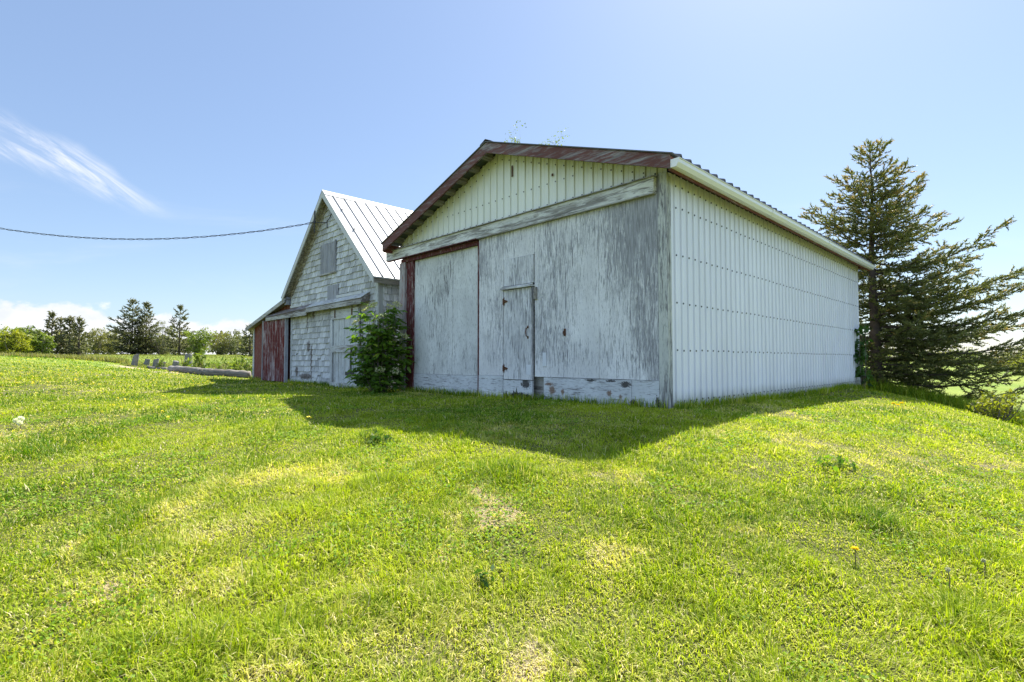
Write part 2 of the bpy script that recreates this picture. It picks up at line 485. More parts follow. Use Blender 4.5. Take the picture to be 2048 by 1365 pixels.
def gz(x, y):
    """ground height (world z)"""
    x = np.atleast_1d(np.asarray(x, float)); y = np.atleast_1d(np.asarray(y, float))
    out = np.empty(len(x))
    for i in range(0, len(x), 100000):
        q = lp(x[i:i + 100000], y[i:i + 100000])
        d2 = ((q[:, None] - _c[None]) ** 2).sum(-1)
        out[i:i + 100000] = tps(d2) @ _w[:_n] + _w[_n] + q @ _w[_n + 1:]
    r = np.sqrt(x * x + y * y)
    out += 0.012 * np.sin(3.1 * x + 1.3 * y) * np.cos(2.3 * y - 1.1 * x) * np.clip(r, 0, 6) / 6
    return out + H


def gz1(x, y):
    return float(gz(x, y)[0])


FPX = 1033.0
_p = R(2.1)


def at(px, Y, py=None):
    """point seen in photo column px at distance Y ahead; on the ground, or at photo row py"""
    b = (682.5 - (py if py is not None else 720)) / FPX
    fy = math.cos(_p) - b * math.sin(_p); fz = math.sin(_p) + b * math.cos(_p)
    x = (px - 1024) / FPX / fy * Y
    z = gz1(x, Y) if py is None else H + fz / fy * Y
    return x, Y, z


def on_ground(px, py):
    """where the photo's pixel ray meets the ground"""
    lo = None
    for Y in np.geomspace(1.2, 90, 500):
        x, y, z = at(px, Y, py)
        if z <= gz1(x, y): return x, y, gz1(x, y)
    return at(px, 30)


# ---------------------------------------------------------------- dry / lush pattern shared by ground and grass (value noise)
def vnoise(x, y, sc, seed):
    rg = np.random.default_rng(seed); T = rg.random((64, 64))
    u = x / sc; v = y / sc
    i = np.floor(u).astype(int); j = np.floor(v).astype(int)
    a = u - i; b = v - j; a = a * a * (3 - 2 * a); b = b * b * (3 - 2 * b)
    g = lambda p, q: T[p % 64, q % 64]
    return (g(i, j) * (1 - a) + g(i + 1, j) * a) * (1 - b) + (g(i, j + 1) * (1 - a) + g(i + 1, j + 1) * a) * b


SPOTS = []
for (px, py, rw, rh, s) in ((968, 1015, 62, 22, 1.05), (890, 1112, 28, 10, .9), (195, 1190, 55, 35, .8), (15, 1180, 40, 14, .8), (1195, 1125, 60, 40, .55),
                            (1180, 955, 60, 15, .5), (150, 1100, 30, 8, .7), (420, 1175, 60, 30, .5), (690, 1215, 50, 35, .55), (1130, 1350, 70, 25, .7), (1490, 1070, 40, 14, .6),
                            (1780, 925, 80, 25, .45), (1995, 930, 40, 14, .6), (1840, 1355, 60, 25, .5), (540, 1345, 50, 22, .5), (1560, 880, 90, 14, .5)):
    a = on_ground(px - rw, py); b = on_ground(px + rw, py); c = on_ground(px, py - rh); d = on_ground(px, py + rh)
    SPOTS.append(((a[0] + b[0]) / 2, (c[1] + d[1]) / 2, (b[0] - a[0]) / 2, abs(c[1] - d[1]) / 2, s))
SOIL = on_ground(300, 742)


def dryness(x, y):
    n = 0.5 * vnoise(x, y, 1.7, 1) + 0.3 * vnoise(x, y, .55, 2) + 0.2 * vnoise(x, y, .2, 3)
    d = np.clip((n - 0.54) * 1.7, 0, .5)
    w = 1.8 * (vnoise(x, y, .08, 4) - .5) + 2.2 * (vnoise(x, y, .27, 5) - .5)
    for cx, cy, rx, ry, s in SPOTS:
        q = np.sqrt(((x - cx) / max(rx, .08)) ** 2 + ((y - cy) / max(ry, .08)) ** 2) + w
        d = np.maximum(d, .84 * s * np.clip(1.35 - .75 * q, 0, 1))
    return d


def build_ground():
    na = 420
    rs = np.concatenate([[0.02], np.geomspace(.35, 900, 260)])
    th = np.linspace(-math.pi, math.pi, na, endpoint=False)
    T, RR = np.meshgrid(th, rs)
    x = (RR * np.sin(T)).ravel(); y = (RR * np.cos(T)).ravel()
    V = np.stack([x, y, gz(x, y)], 1)
    nr = len(rs)
    i, j = np.meshgrid(np.arange(nr - 1), np.arange(na), indexing='ij')
    j2 = (j + 1) % na
    F = np.stack([i * na + j, (i + 1) * na + j, (i + 1) * na + j2, i * na + j2], -1).reshape(-1, 4)[:, ::-1]
    m, N = new_mat('turf_soil')
    p = obj_co(N)
    dry = attr(N, 'dry')
    n1 = N.noise(p, (1, 1, 1), 0.35, 5, 0.6)
    n2 = N.noise(p, (1, 1, 1), 9.0, 6, 0.7)
    n3 = N.noise(p, (1, 1, 1), 60.0, 4, 0.7)
    g = N.mix(N.ramp(n2, 0.3, 0.7), (0.045, 0.055, 0.016), (0.14, 0.14, 0.05))
    far = N.mix(N.ramp(N.noise(p, (1, 1, 1), 0.12, 5, 0.65), 0.35, 0.65), (0.15, 0.225, 0.035), (0.23, 0.27, 0.055))
    ln = N.n('ShaderNodeVectorMath', {0: p}, operation='LENGTH').outputs['Value']
    g = N.mix(N.ramp(ln, 14.0, 32.0), g, N.mix(N.math('MULTIPLY', N.ramp(n2, .4, .7), .5), far, (0.09, 0.13, 0.03)))
    th_ = N.mix(N.ramp(n3, 0.3, 0.7), (0.15, 0.11, 0.06), (0.40, 0.33, 0.21))
    c = N.mix(N.ramp(N.math('ADD', dry, N.math('MULTIPLY', N.math('SUBTRACT', n3, 0.5), 0.5)), 0.25, 0.75), g, th_)
    soil = attr(N, 'soil')
    c = N.mix(soil, c, N.mix(n2, (0.30, 0.22, 0.17), (0.47, 0.38, 0.31)))
    finish(N, c, 0.95, N.math('ADD', n2, n3), 0.6, 0.03, 0, 0.1)
    w = .5 * (vnoise(x, y, 1.2, 9) - .5)
    sl = np.zeros(len(x))
    for (px, py, rx, ry) in ((300, 740, 1.3, .8), (335, 745, 1.1, .8), (265, 736, 1.0, .5)):
        cx, cy, cz = on_ground(px, py)
        sl = np.maximum(sl, np.clip((1.2 - np.sqrt(((x - cx) / rx) ** 2 + ((y - cy) / ry) ** 2) - w) * 3, 0, 1))
    me = mesh_np('ground', V, F, [m], {'dry': dryness(x, y), 'soil': sl}, smooth=True)
    tag(link('ground', me), 'gently rising grassy ground under the lawn and fields', 'ground', kind='structure')


build_ground()

# ---------------------------------------------------------------- shed
TH = R(44.15)
DV = np.array([math.cos(TH), math.sin(TH)]); LV = np.array([-math.sin(TH), math.cos(TH)])
SB, BB = -0.64, -0.68                       # eye-relative base heights of shed and barn
SO = np.array([2.0, 6.56]); BO = np.array([-3.0, 11.6])
SW, SL = 6.26, 9.70                         # shed width and length
YC, ZR, ZE, OV = 3.14, 3.66, 2.49, 0.22     # ridge: y, height; eave height at the overhang; overhang
RO = 0.35                                   # rake overhang
PITCH = (ZR - ZE) / (YC + OV)


def roof_z(y):
    return ZR - abs(y - YC) * PITCH


def build_shed():
    root = empty('shed', (SO[0], SO[1], H + SB), TH)
    tag(root, 'long low shed with white ribbed steel side, peeling plywood doors and red rakes', 'shed')
    mb = lambda: MB(-SB)
    P = 0.172

    def ribbed(n0, n1):
        """rib profile: list of (position, outward height)"""
        out = []; t = n0; k = 0
        while t < n1:
            for dt, h in ((0, 0), (0.055, 0), (0.062, .004), (0.075, .004), (0.082, 0), (P - .048, 0), (P - .045, -.009), (P - .038, -.009), (P - .034, .019), (P - .010, .019)):
                if t + dt < n1: out.append((t + dt, h))
            t += P
        out.append((n1, 0))
        return out

    tones = [random.Random(5 + i).random() for i in range(16)]
    # side walls
    for yy, sgn, name in ((0.0, -1, 'side_wall'), (SW, 1, 'side_wall')):
        b = mb(); pr = ribbed(0.012, SL)
        for (a, h), (c, g) in zip(pr, pr[1:]):
            q = [(a, yy + sgn * h, -1.05), (c, yy + sgn * g, -1.05), (c, yy + sgn * g, 2.42), (a, yy + sgn * h, 2.42)]
            b.poly(q if sgn < 0 else q[::-1], 0, tones[int(a / (P * 5)) % 16])
        if sgn < 0:
            k = 0.012 + P - .018
            while k < SL:
                for zz in (-.535, .125, .74, 1.365, 1.985, 2.27):
                    z = zz + random.uniform(-.006, .006)
                    b.prism([(.0125 * math.cos(i * math.pi / 3), .0125 * math.sin(i * math.pi / 3)) for i in range(6)],
                            lambda u, v, t, k=k, z=z: (k + u, yy - t, z + v), .019, .027, 1)
                k += P
        b.build(name, [M['siding'], M['screw']], root)
    # gable siding above the beam, lower wall, back wall
    b = mb(); pr = ribbed(0.01, SW)
    for (a, h), (c, g) in zip(pr, pr[1:]):
        b.poly([(-h, a, 2.2), (-g, c, 2.2), (-g, c, roof_z(c) - .03), (-h, a, roof_z(a) - .03)][::-1], 0, tones[int(a / (P * 5)) % 16])
    k = .01 + P - .018
    while k < SW:
        for z in (2.43, 2.76 if 1.5 < k < 4.8 else 9, roof_z(k) - .20):
            if z < roof_z(k) - .12:
                b.prism([(.011 * math.cos(i * math.pi / 3), .011 * math.sin(i * math.pi / 3)) for i in range(6)],
                        lambda u, v, t, k=k, z=z: (-t, k + u, z + v), .019, .026, 1)
        k += P
    b.build('gable_siding', [M['gable'], M['screw']], root)
    for (y0, y1, z0, z1) in ((2.83, 2.86, 3.08, 3.27), (1.93, 1.965, 2.86, 2.90)):
        b = mb(); b.box(-.024, -.019, y0, y1, z0, z1); b.build('rust_scar', M['rust'], root)
    b = mb(); b.box(.10, .14, .05, SW - .05, -1.0, 2.36); b.build('front_wall', M['oldwoody'], root)
    b = mb()
    b.hexa([(SL - .02, 0.02, -1.05), (SL, 0.02, -1.05), (SL, SW - .02, -1.05), (SL - .02, SW - .02, -1.05),
            (SL - .02, .02, 2.40), (SL, .02, 2.40), (SL, SW - .02, 2.40), (SL - .02, SW - .02, 2.40)])
    b.poly([(SL, .02, 2.4), (SL, SW - .02, 2.4), (SL, YC, ZR - .06)])
    b.build('back_wall', M['siding'], root)
    # corner board (front face and return), slightly crooked
    b = mb()
    b.box(-.05, 0.0, -.012, .118, -.98, 2.40)
    b.box(0.004, .035, -.022, -.001, -.98, 2.36)
    b.build('corner_board', M['trim'], root)
    # wide right-hand sliding door: plywood sheets with fine joints
    b = mb()
    for (y0, y1, z0, z1, px) in ((.120, 1.05, -.262, 2.17, -.052), (1.056, 2.30, -.262, 2.17, -.050), (3.03, 3.655, -.262, 2.17, -.052),
                                 (2.306, 3.026, 1.69, 2.17, -.050)):
        b.box(px, -.012, y0, y1, z0, z1)
    b.box(-.046, -.012, 2.31, 3.02, 1.18, 1.20)
    dr = b.build('sliding_door', M['ply'], root)
    tag(dr, 'grey peeling plywood sliding door')
    b = mb(); b.box(-.06, -.012, 2.325, 3.012, 1.235, 1.685); b.build('patch_panel', M['ply3'], root)
    # kick boards along the bottom, rotten at the lower edge
    def ragged(y0, y1, z1, x0, x1, low, amp, name, mat, seed):
        rg = random.Random(seed); b = mb(); n = max(4, int((y1 - y0) / .035)); pts = []
        for i in range(n + 1):
            y = y0 + (y1 - y0) * i / n
            pts.append((y, low + amp * (rg.random() ** 3) + .02 * math.sin(i * .7)))
        for (a, za), (c, zc) in zip(pts, pts[1:]):
            b.hexa([(x0, a, za), (x1, a, za), (x1, c, zc), (x0, c, zc), (x0, a, z1), (x1, a, z1), (x1, c, z1), (x0, c, z1)])
        return b.build(name, mat, root)
    ragged(.120, .52, -.266, -.058, -.012, -.66, .05, 'kick_board', M['kick'], 1)
    ragged(.526, 2.10, -.270, -.062, -.012, -.68, .07, 'kick_board', M['kick'], 2)
    ragged(2.36, 3.03, -.33, -.050, -.012, -.60, .16, 'kick_board', M['kick'], 3)
    ragged(3.036, 3.655, -.266, -.060, -.012, -.68, .02, 'kick_board', M['kick'], 4)
    # man door cut into the sliding door
    b = mb(); b.box(-.062, -.012, 2.36, 3.008, -.318, 1.165)
    md = b.build('man_door', M['ply3'], root)
    for zz in (.98, -.14):
        b = mb()
        b.box(-.070, -.063, 2.995, 3.03, zz - .05, zz + .05)
        b.poly([(-.071, 2.995, zz + .035), (-.071, 2.995, zz - .035), (-.071, 2.90, zz - .006), (-.071, 2.90, zz + .006)][::-1])
        b.tube([(-.074, 2.992, zz - .07), (-.074, 2.992, zz + .07)], .009, 6)
        b.build('hinge', M['rust'], md)
    b = mb(); b.tube([(-.065, 2.44, .52), (-.105, 2.44, .505), (-.115, 2.44, .45), (-.105, 2.44, .385), (-.065, 2.44, .37)], .010, 6)
    b.box(-.068, -.0625, 2.425, 2.455, .51, .55); b.box(-.068, -.0625, 2.425, 2.455, .34, .38)
    b.build('handle', M['rust'], md)
    b = mb(); b.box(-.066, -.0625, 2.375, 2.475, -.235, -.075); b.build('metal_patch', M['galv'], md)
    b = mb(); b.hexa([(-.12, 2.33, 1.172), (-.062, 2.33, 1.172), (-.062, 3.04, 1.172), (-.12, 3.04, 1.172), (-.115, 2.33, 1.20), (-.062, 2.33, 1.228), (-.062, 3.04, 1.228), (-.115, 3.04, 1.20)])
    b.build('drip_cap', M['beam'], root)
    b = mb(); b.box(-.062, -.053, 2.05, 2.125, -.10, .115); b.build('metal_patch', M['galv'], root)
    b = mb(); b.box(-.085, -.053, 2.24, 2.30, .96, 1.15); b.build('wooden_turn_button', M['oldwood'], root)
    b = mb(); b.box(-.060, -.0525, 1.66, 1.70, .36, .47); b.tube([(-.07, 1.68, .44), (-.095, 1.68, .42), (-.095, 1.68, .39), (-.07, 1.68, .37)], .007, 6)
    b.build('hasp', M['rust'], root)
    # left door, recessed behind a red frame
    b = mb(); b.box(.045, .08, 4.55, 5.85, -.28, 2.14); b.box(.046, .08, 3.70, 4.546, -.28, 2.14)
    tag(b.build('inner_door', M['ply2'], root), 'whiter plywood door set back in a red frame')
    ragged(3.70, 5.85, -.285, .035, .08, -.70, .03, 'kick_board', M['kick'], 5)
    b = mb(); b.box(-.045, .04, 3.66, 3.705, -.66, 2.10); b.build('door_jamb', M['red'], root)
    b = mb(); b.box(-.03, .04, 3.71, 6.27, 2.075, 2.148); b.build('door_header', M['red'], root)
    b = mb(); b.box(-.0, .05, 5.84, 6.08, -.75, 2.072); b.build('door_jamb', M['red'], root)
    b = mb(); b.box(-.05, .05, 6.085, 6.285, -.75, 2.072); b.build('corner_post', M['redgrey'], root)
    # beam boxing in the door track, with thin lips above and below
    b = mb(); b.box(-.115, -.03, .135, 6.74, 2.165, 2.36)
    bm = b.build('track_cover', M['beam'], root)
    b = mb(); b.hexa([(-.15, .13, 2.362), (-.03, .13, 2.362), (-.03, 6.75, 2.362), (-.15, 6.75, 2.362), (-.145, .13, 2.375), (-.03, .13, 2.392), (-.03, 6.75, 2.392), (-.145, 6.75, 2.375)])
    b.build('cap_strip', M['oldwoody'], bm)
    b = mb(); b.box(-.120, -.055, .14, 3.66, 2.146, 2.163); b.build('lower_strip', M['oldwoody'], bm)
    b = mb(); b.box(-.125, -.05, 3.665, 6.70, 2.150, 2.163); b.build('lower_strip', M['red'], bm)
    # roof: two ribbed sheets
    xs0, xs1 = -RO - .02, SL + .3
    for sg in (-1, 1):
        b = mb(); pr = []; t = xs0
        while t < xs1:
            pr += [(t, 0), (t + .19, 0), (t + .205, .036), (t + .235, .036)]; t += .25
        pr = [q for q in pr if q[0] < xs1] + [(xs1, 0)]
        ye = YC + sg * (YC + OV + .05)
        for (a, h), (c, g) in zip(pr, pr[1:]):
            q = [(a, YC, ZR + .02 + h), (c, YC, ZR + .02 + g), (c, ye, roof_z(ye) + .02 + g), (a, ye, roof_z(ye) + .02 + h)]
            b.poly(q if sg > 0 else q[::-1], 0, .5)
            q = [(a, YC, ZR + .005 + h), (c, YC, ZR + .005 + g), (c, ye, roof_z(ye) + .005 + g), (a, ye, roof_z(ye) + .005 + h)]
            b.poly(q[::-1] if sg > 0 else q, 1, .5)
            b.poly([(a, ye, roof_z(ye) + .005 + h), (c, ye, roof_z(ye) + .005 + g), (c, ye, roof_z(ye) + .02 + g), (a, ye, roof_z(ye) + .02 + h)], 0, .5)
        b.poly([(xs0, YC, ZR + .005), (xs0, YC, ZR + .02), (xs0, ye, roof_z(ye) + .02), (xs0, ye, roof_z(ye) + .005)], 0)
        b.build('roof_sheet', [M['roofmetal'], M['underroof']], root)
    b = mb()
    b.hexa([(xs0, YC - .14, ZR - .02), (xs1, YC - .14, ZR - .02), (xs1, YC, ZR + .045), (xs0, YC, ZR + .045),
            (xs0, YC - .14, ZR - .012), (xs1, YC - .14, ZR - .012), (xs1, YC, ZR + .055), (xs0, YC, ZR + .055)])
    b.hexa([(xs0, YC, ZR + .045), (xs1, YC, ZR + .045), (xs1, YC + .14, ZR - .02), (xs0, YC + .14, ZR - .02),
            (xs0, YC, ZR + .055), (xs1, YC, ZR + .055), (xs1, YC + .14, ZR - .012), (xs0, YC + .14, ZR - .012)])
    b.build('ridge_cap', M['roofmetal'], root)
    # rake boards, fascias, purlin ends
    for sg in (-1, 1):
        for xx in (-RO, SL + .25):
            b = mb(); ye = YC + sg * (YC + OV)
            ya = YC + sg * .002
            z0, z1 = roof_z(ya), roof_z(ye)
            dpt = .175
            b.hexa([(xx, ya, z0 - dpt), (xx + .035, ya, z0 - dpt), (xx + .035, ye, z1 - dpt), (xx, ye, z1 - dpt),
                    (xx, ya, z0), (xx + .035, ya, z0), (xx + .035, ye, z1), (xx, ye, z1)])
            b.build('rake_board', M['rake'], root)
        b = mb(); ye = YC + sg * (YC + OV); y0, y1 = sorted((ye - sg * .035, ye - sg * .002))
        b.box(-RO + .037, SL + .248, y0, y1, ZE - .185, ZE - .015)
        b.build('fascia', M['rakex'], root)
    for sg in (-1, 1):
        for k in range(9):
            y = YC + sg * (.22 + k * .355); z = roof_z(y) - .004
            zz = z - .002
            s = -sg * PITCH * .045
            b = mb()
            b.hexa([(-RO + .037, y - .045, zz - .075 - s), (-.022, y - .045, zz - .075 - s), (-.022, y + .045, zz - .075 + s), (-RO + .037, y + .045, zz - .075 + s),
                    (-RO + .037, y - .045, zz - s), (-.022, y - .045, zz - s), (-.022, y + .045, zz + s), (-RO + .037, y + .045, zz + s)])
            b.build('lookout', M['oldwood'], root)
    # white gutter along the right eave
    yg = -OV - .003
    prof = [(0, 0), (-.075, 0), (-.105, .045), (-.108, .092), (-.118, .094), (-.118, .100), (-.102, .100), (-.099, .05), (-.071, .008), (-.006, .008), (-.006, .098), (0, .098)]
    b = mb(); b.prism(prof, lambda u, v, t: (t, yg + u, ZE - .165 + v), -RO + .02, SL + .22)
    for t in (-RO + .016, SL + .22):
        b.prism([(0, 0), (-.075, 0), (-.105, .045), (-.118, .1), (0, .098)], lambda u, v, q: (q, yg + u, ZE - .165 + v), t, t + .004)
    gt = b.build('gutter', M['gutter'], root)
    for t in (2.75, 5.9, 8.6):
        b = mb(); b.prism([(.0, -.006), (-.078, -.006), (-.111, .044), (-.122, .104), (-.118, .1), (-.105, .045), (-.075, -.001), (0, -.001)], lambda u, v, q: (q, yg + u, ZE - .165 + v), t, t + .05)
        b.build('joint_clip', M['gutter'], gt)
    return root


build_shed()


# ---------------------------------------------------------------- old barn
def build_barn():
    root = empty('barn', (BO[0], BO[1], H + BB), TH)
    tag(root, 'small old barn with grey shingled gable, white metal roof and red lean-to', 'barn')
    mb = lambda: MB(-BB)
    Wd, Ln, O = 5.0, 8.0, 0.22
    yc, zr, ze, ov = 2.5, 4.36, 1.85, 0.17
    pt = (zr - ze) / (yc + ov)
    rz = lambda y: zr - abs(y - yc) * pt

    def shingles(b, y0, y1, z0, z1, top, fn, flip=False):
        """courses of single shingles, each a tapered slab leaning over the course below; clipped to z<top(y)"""
        ex = .152; z = z0; row = 0
        while z < z1:
            y = y0 - random.random() * .12
            while y < y1:
                w = random.uniform(.09, .24); a, c = max(y, y0), min(y + w - .010, y1); y += w
                if c - a < .02: continue
                lo = z + random.uniform(-.012, .008); hi = z + ex + .02
                if random.random() < .012: lo += .06
                ta, tc = min(hi, top(a)), min(hi, top(c))
                if ta < lo + .01 and tc < lo + .01: continue
                ta = max(ta, lo + .002); tc = max(tc, lo + .002)
                th = .028 + random.uniform(0, .010); r = random.random()
                tk = lambda zz: th * (1 - (zz - lo) / (ex + .03)) + .002
                A, B_, C_, D_ = fn(a, lo, th), fn(c, lo, th), fn(c, tc, tk(tc)), fn(a, ta, tk(ta))
                b.poly([A, D_, C_, B_] if not flip else [A, B_, C_, D_], 0, r)
                b.poly([fn(a, lo, 0), A, B_, fn(c, lo, 0)], 0, r)
                b.poly([fn(a, lo, 0), fn(a, ta, 0), D_, A], 0, r)
                b.poly([fn(c, lo, 0), B_, C_, fn(c, tc, 0)], 0, r)
            z += ex; row += 1

    b = mb()
    b.poly([(0.004, 0, -.9), (0.004, 0, rz(0) - .05), (0.004, yc, zr - .05), (0.004, Wd, rz(Wd) - .05), (0.004, Wd, -.9)], 0, .1)
    shingles(b, .10, Wd - .02, -.62, zr, lambda y: rz(y) - .06, lambda y, z, t: (-t, y, z))
    b.build('gable_wall', M['shingle'], root)
    b = mb(); b.poly([(0, .004, -.9), (Ln, .004, -.9), (Ln, .004, rz(0) - .04), (0, .004, rz(0) - .04)], 0, .1)
    shingles(b, .10, Ln, -.62, rz(0) - .02, lambda y: rz(0) - .04, lambda y, z, t: (y, -t, z), True)
    b.build('side_wall', M['shingle'], root)
    b = mb(); b.poly([(0, Wd, -.9), (0, Wd, rz(0)), (Ln, Wd, rz(0)), (Ln, Wd, -.9)]); b.build('side_wall', M['shingle'], root)
    b = mb(); b.poly([(Ln, 0, -.9), (Ln, Wd, -.9), (Ln, Wd, rz(0) - .05), (Ln, yc, zr - .05), (Ln, 0, rz(0) - .05)]); b.build('back_wall', M['shingle'], root)
    b = mb(); b.box(-.035, 0, -.012, .095, -.75, rz(0) - .06); b.build('corner_board', M['barnwhite'], root)
    b = mb(); b.box(-.036, 0, 4.905, 5.0, -.68, 1.84); b.build('corner_board', M['barnwhite'], root)
    # roof with standing seams
    x0, x1 = -O - .03, Ln + .2
    for sg in (-1, 1):
        b = mb(); ye = yc + sg * (yc + ov + .04); ze_ = rz(ye)
        nz = .055
        q = [(x0, yc, zr), (x1, yc, zr), (x1, ye, ze_), (x0, ye, ze_)]
        up = [(x, y, z + .03) for x, y, z in q]
        b.hexa(q + up if sg < 0 else q[::-1] + up[::-1])
        t = x0 + .22; k = 0
        while t < x1:
            w = .016 if k % 3 else .028
            u0, u1 = (yc + sg * .15), (ye - sg * .004)
            c = [(t, u0, rz(u0) + .031), (t + w, u0, rz(u0) + .031), (t + w, u1, rz(u1) + .031), (t, u1, rz(u1) + .031)]
            b.hexa(c + [(x, y, z + .032) for x, y, z in c] if sg < 0 else c[::-1] + [(x, y, z + .032) for x, y, z in c[::-1]], 1)
            t += .31; k += 1
        b.build('roof', [M['barnroof'], m_seam], root)
        # soffit boards under the rake and the rake trim
        b = mb(); ya = yc + sg * .002; yb = yc + sg * (yc + ov)
        c = [(-O + .0, ya, rz(ya) - .05), (-.0, ya, rz(ya) - .05), (-.0, yb, rz(yb) - .05), (-O, yb, rz(yb) - .05)]
        b.hexa(c + [(x, y, z + .047) for x, y, z in c] if sg < 0 else c[::-1] + [(x, y, z + .047) for x, y, z in c[::-1]])
        b.build('soffit', M['soffit'], root)
        b = mb()
        b.hexa([(-O - .028, ya, rz(ya) - .15), (-O - .002, ya, rz(ya) - .15), (-O - .002, yb, rz(yb) - .15), (-O - .028, yb, rz(yb) - .15),
                (-O - .028, ya, rz(ya) - .002), (-O - .002, ya, rz(ya) - .002), (-O - .002, yb, rz(yb) - .002), (-O - .028, yb, rz(yb) - .002)])
        b.build('rake_board', M['raketrim'], root)
        b = mb()
        yw = yc + sg * 2.5
        b.hexa([(-.05, ya, rz(ya) - .21), (-.004, ya, rz(ya) - .21), (-.004, yw, rz(yw) - .21), (-.05, yw, rz(yw) - .21),
                (-.05, ya, rz(ya) - .055), (-.004, ya, rz(ya) - .055), (-.004, yw, rz(yw) - .055), (-.05, yw, rz(yw) - .055)])
        b.build('frieze_board', M['soffit'], root)
        b = mb(); yf = yc + sg * (yc + ov); a_, c_ = sorted((yf, yf - sg * .03))
        b.box(-O, Ln + .15, a_, c_, rz(yf) - .14, rz(yf) - .004); b.build('eave_board', M['oldwood'], root)
    b = mb()
    for sg in (-1, 1):
        c = [(x0, yc, zr + .036), (x1, yc, zr + .036), (x1, yc + sg * .17, rz(yc + .17) + .036), (x0, yc + sg * .17, rz(yc + .17) + .036)]
        b.hexa(c + [(x, y, z + .012) for x, y, z in c] if sg < 0 else c[::-1] + [(x, y, z + .012) for x, y, z in c[::-1]])
    b.build('ridge_cap', M['barnroof'], root)
    b = mb(); b.box(-.17, .0, 5.02, 5.16, 1.62, 1.84); b.build('eave_return', M['shutter'], root)
    # boarded loft window
    b = mb(); b.box(-.052, -.012, 2.14, 2.555, 2.27, 3.04); b.box(-.056, -.012, 2.575, 2.97, 2.27, 3.05)
    w = b.build('loft_shutter', M['shutter'], root)
    b = mb(); b.box(-.075, -.012, 2.08, 3.05, 2.225, 2.265); b.build('sill', M['oldwoody'], w)
    b = mb(); b.box(-.064, -.012, 2.085, 2.135, 2.268, 3.07); b.box(-.061, -.012, 2.557, 2.573, 2.268, 3.05)
    b.build('side_trim', M['shutter'], w)
    # tin patch beside the hood
    b = mb(); b.box(-.045, -.03, 1.95, 2.55, 1.56, 1.92); b.build('tin_patch', M['shutter'], root)
    # hood over the door track: two sloping lengths
    for (y0, y1, za, zb, o) in ((.36, 3.42, 1.42, 1.40, .24), (3.43, 6.52, 1.39, 1.33, .22)):
        b = mb()
        c = [(-o, y0, za - .13), (-.03, y0, za - .05), (-.03, y1, zb - .05), (-o, y1, zb - .13)]
        d = [(-o, y0, za - .01), (-.03, y0, za + .14), (-.03, y1, zb + .14), (-o, y1, zb - .01)]
        b.hexa(c + d)
        hd = b.build('track_hood', M['hoodwood'], root)
        b = mb()
        c = [(-o - .02, y0, za - .004), (-.03, y0, za + .146), (-.03, y1, zb + .146), (-o - .02, y1, zb - .004)]
        b.hexa(c + [(x, y, z + .012) for x, y, z in c])
        b.build('hood_board', M['barnrail'] if y0 < 1 else M['hoodwood'], hd)
        b = mb(); b.box(-o - .014, -o - .001, y0 + .01, y1 - .01, min(za, zb) - .12, min(za, zb) - .02); b.build('hood_fascia', M['oldwoody'], hd)
    b = mb(); b.box(-.06, -.015, 4.2, 5.0, 1.52, 1.58); b.build('flashing', M['raketrim'], root)
    b = mb(); b.box(-.062, -.015, .7, 2.0, 1.56, 1.63); b.build('flashing', M['raketrim'], root)
    # white plank door
    b = mb(); y = .80; k = 0
    while y < 2.18:
        b.box(-.062 - .004 * (k % 2), -.03, y, min(y + .135, 2.2), -.68 - .02 * random.random(), 1.24); y += .147; k += 1
    dr = b.build('plank_door', M['barnwhite'], root)
    for (z0, z1) in ((1.02, 1.25), (.19, .36), (-.70, -.56)):
        b = mb(); b.box(-.10, -.067, .79, 2.215, z0, z1); b.build('rail', M['barnrail'], dr)
    for y in (.75, 2.12):
        b = mb(); b.box(-.102, -.069, y, y + .11, .365, 1.015); b.box(-.102, -.069, y, y + .11, -.555, .185); b.build('stile', M['barnwhite'], dr)
    b = mb(); b.tube([(-.12, 1.04, .28), (-.14, 1.04, .1), (-.12, 1.05, -.35)], .02, 6); b.box(-.125, -.1, .95, 1.35, -.37, -.28)
    b.build('latch_bar', M['darkmetal'], dr)
    for y in (1.05, 1.95):
        b = mb(); b.box(-.115, -.1, y, y + .04, 1.06, 1.24); b.build('roller_strap', M['rust'], dr)
    # red ribbed sliding door in front of the lean-to
    b = mb(); pr = []; y = 5.06
    while y < 6.84:
        pr += [(y, -.15), (y + .10, -.15), (y + .125, -.185), (y + .175, -.185)]; y += .2
    pr.append((6.86, -.15))
    for (a, h), (c, g) in zip(pr, pr[1:]):
        b.poly([(h, a, -.64), (g, c, -.64), (g, c, 1.22), (h, a, 1.22)][::-1], 0)
    b.box(-.14, -.11, 5.03, 6.88, -.64, 1.22)
    rd = b.build('red_ribbed_door', M['barnred2'], root)
    for y in (4.99, 6.87):
        b = mb(); b.box(-.19, -.105, y, y + .06, -.66, 1.24); b.build('door_edge', M['shutter'], rd)
    # lean-to
    za, zb, yl = 1.78, 1.10, 8.25
    lz = lambda y: za + (zb - za) * (y - 5.0) / (yl - 5.0)
    b = mb()
    c = [(0, 5.01, -.85), (.03, 5.01, -.85), (.03, yl, -.85), (0, yl, -.85), (0, 5.01, za - .03), (.03, 5.01, za - .03), (.03, yl, zb - .03), (0, yl, zb - .03)]
    b.hexa(c); b.build('lean_to_wall', M['barnred'], root)
    b = mb(); b.box(.032, 6.0, yl - .03, yl, -.85, zb - .03); b.build('lean_to_wall', M['barnred'], root)
    b = mb(); b.box(-.03, -.002, yl - .05, yl + .03, -.72, zb - .04); b.build('corner_board', M['barnwhite'], root)
    b = mb(); ye = yl + .22; ys = 5.02
    c = [(-.2, ys, lz(ys) - .025), (6.1, ys, lz(ys) - .025), (6.1, ye, lz(ye) - .025), (-.2, ye, lz(ye) - .025)]
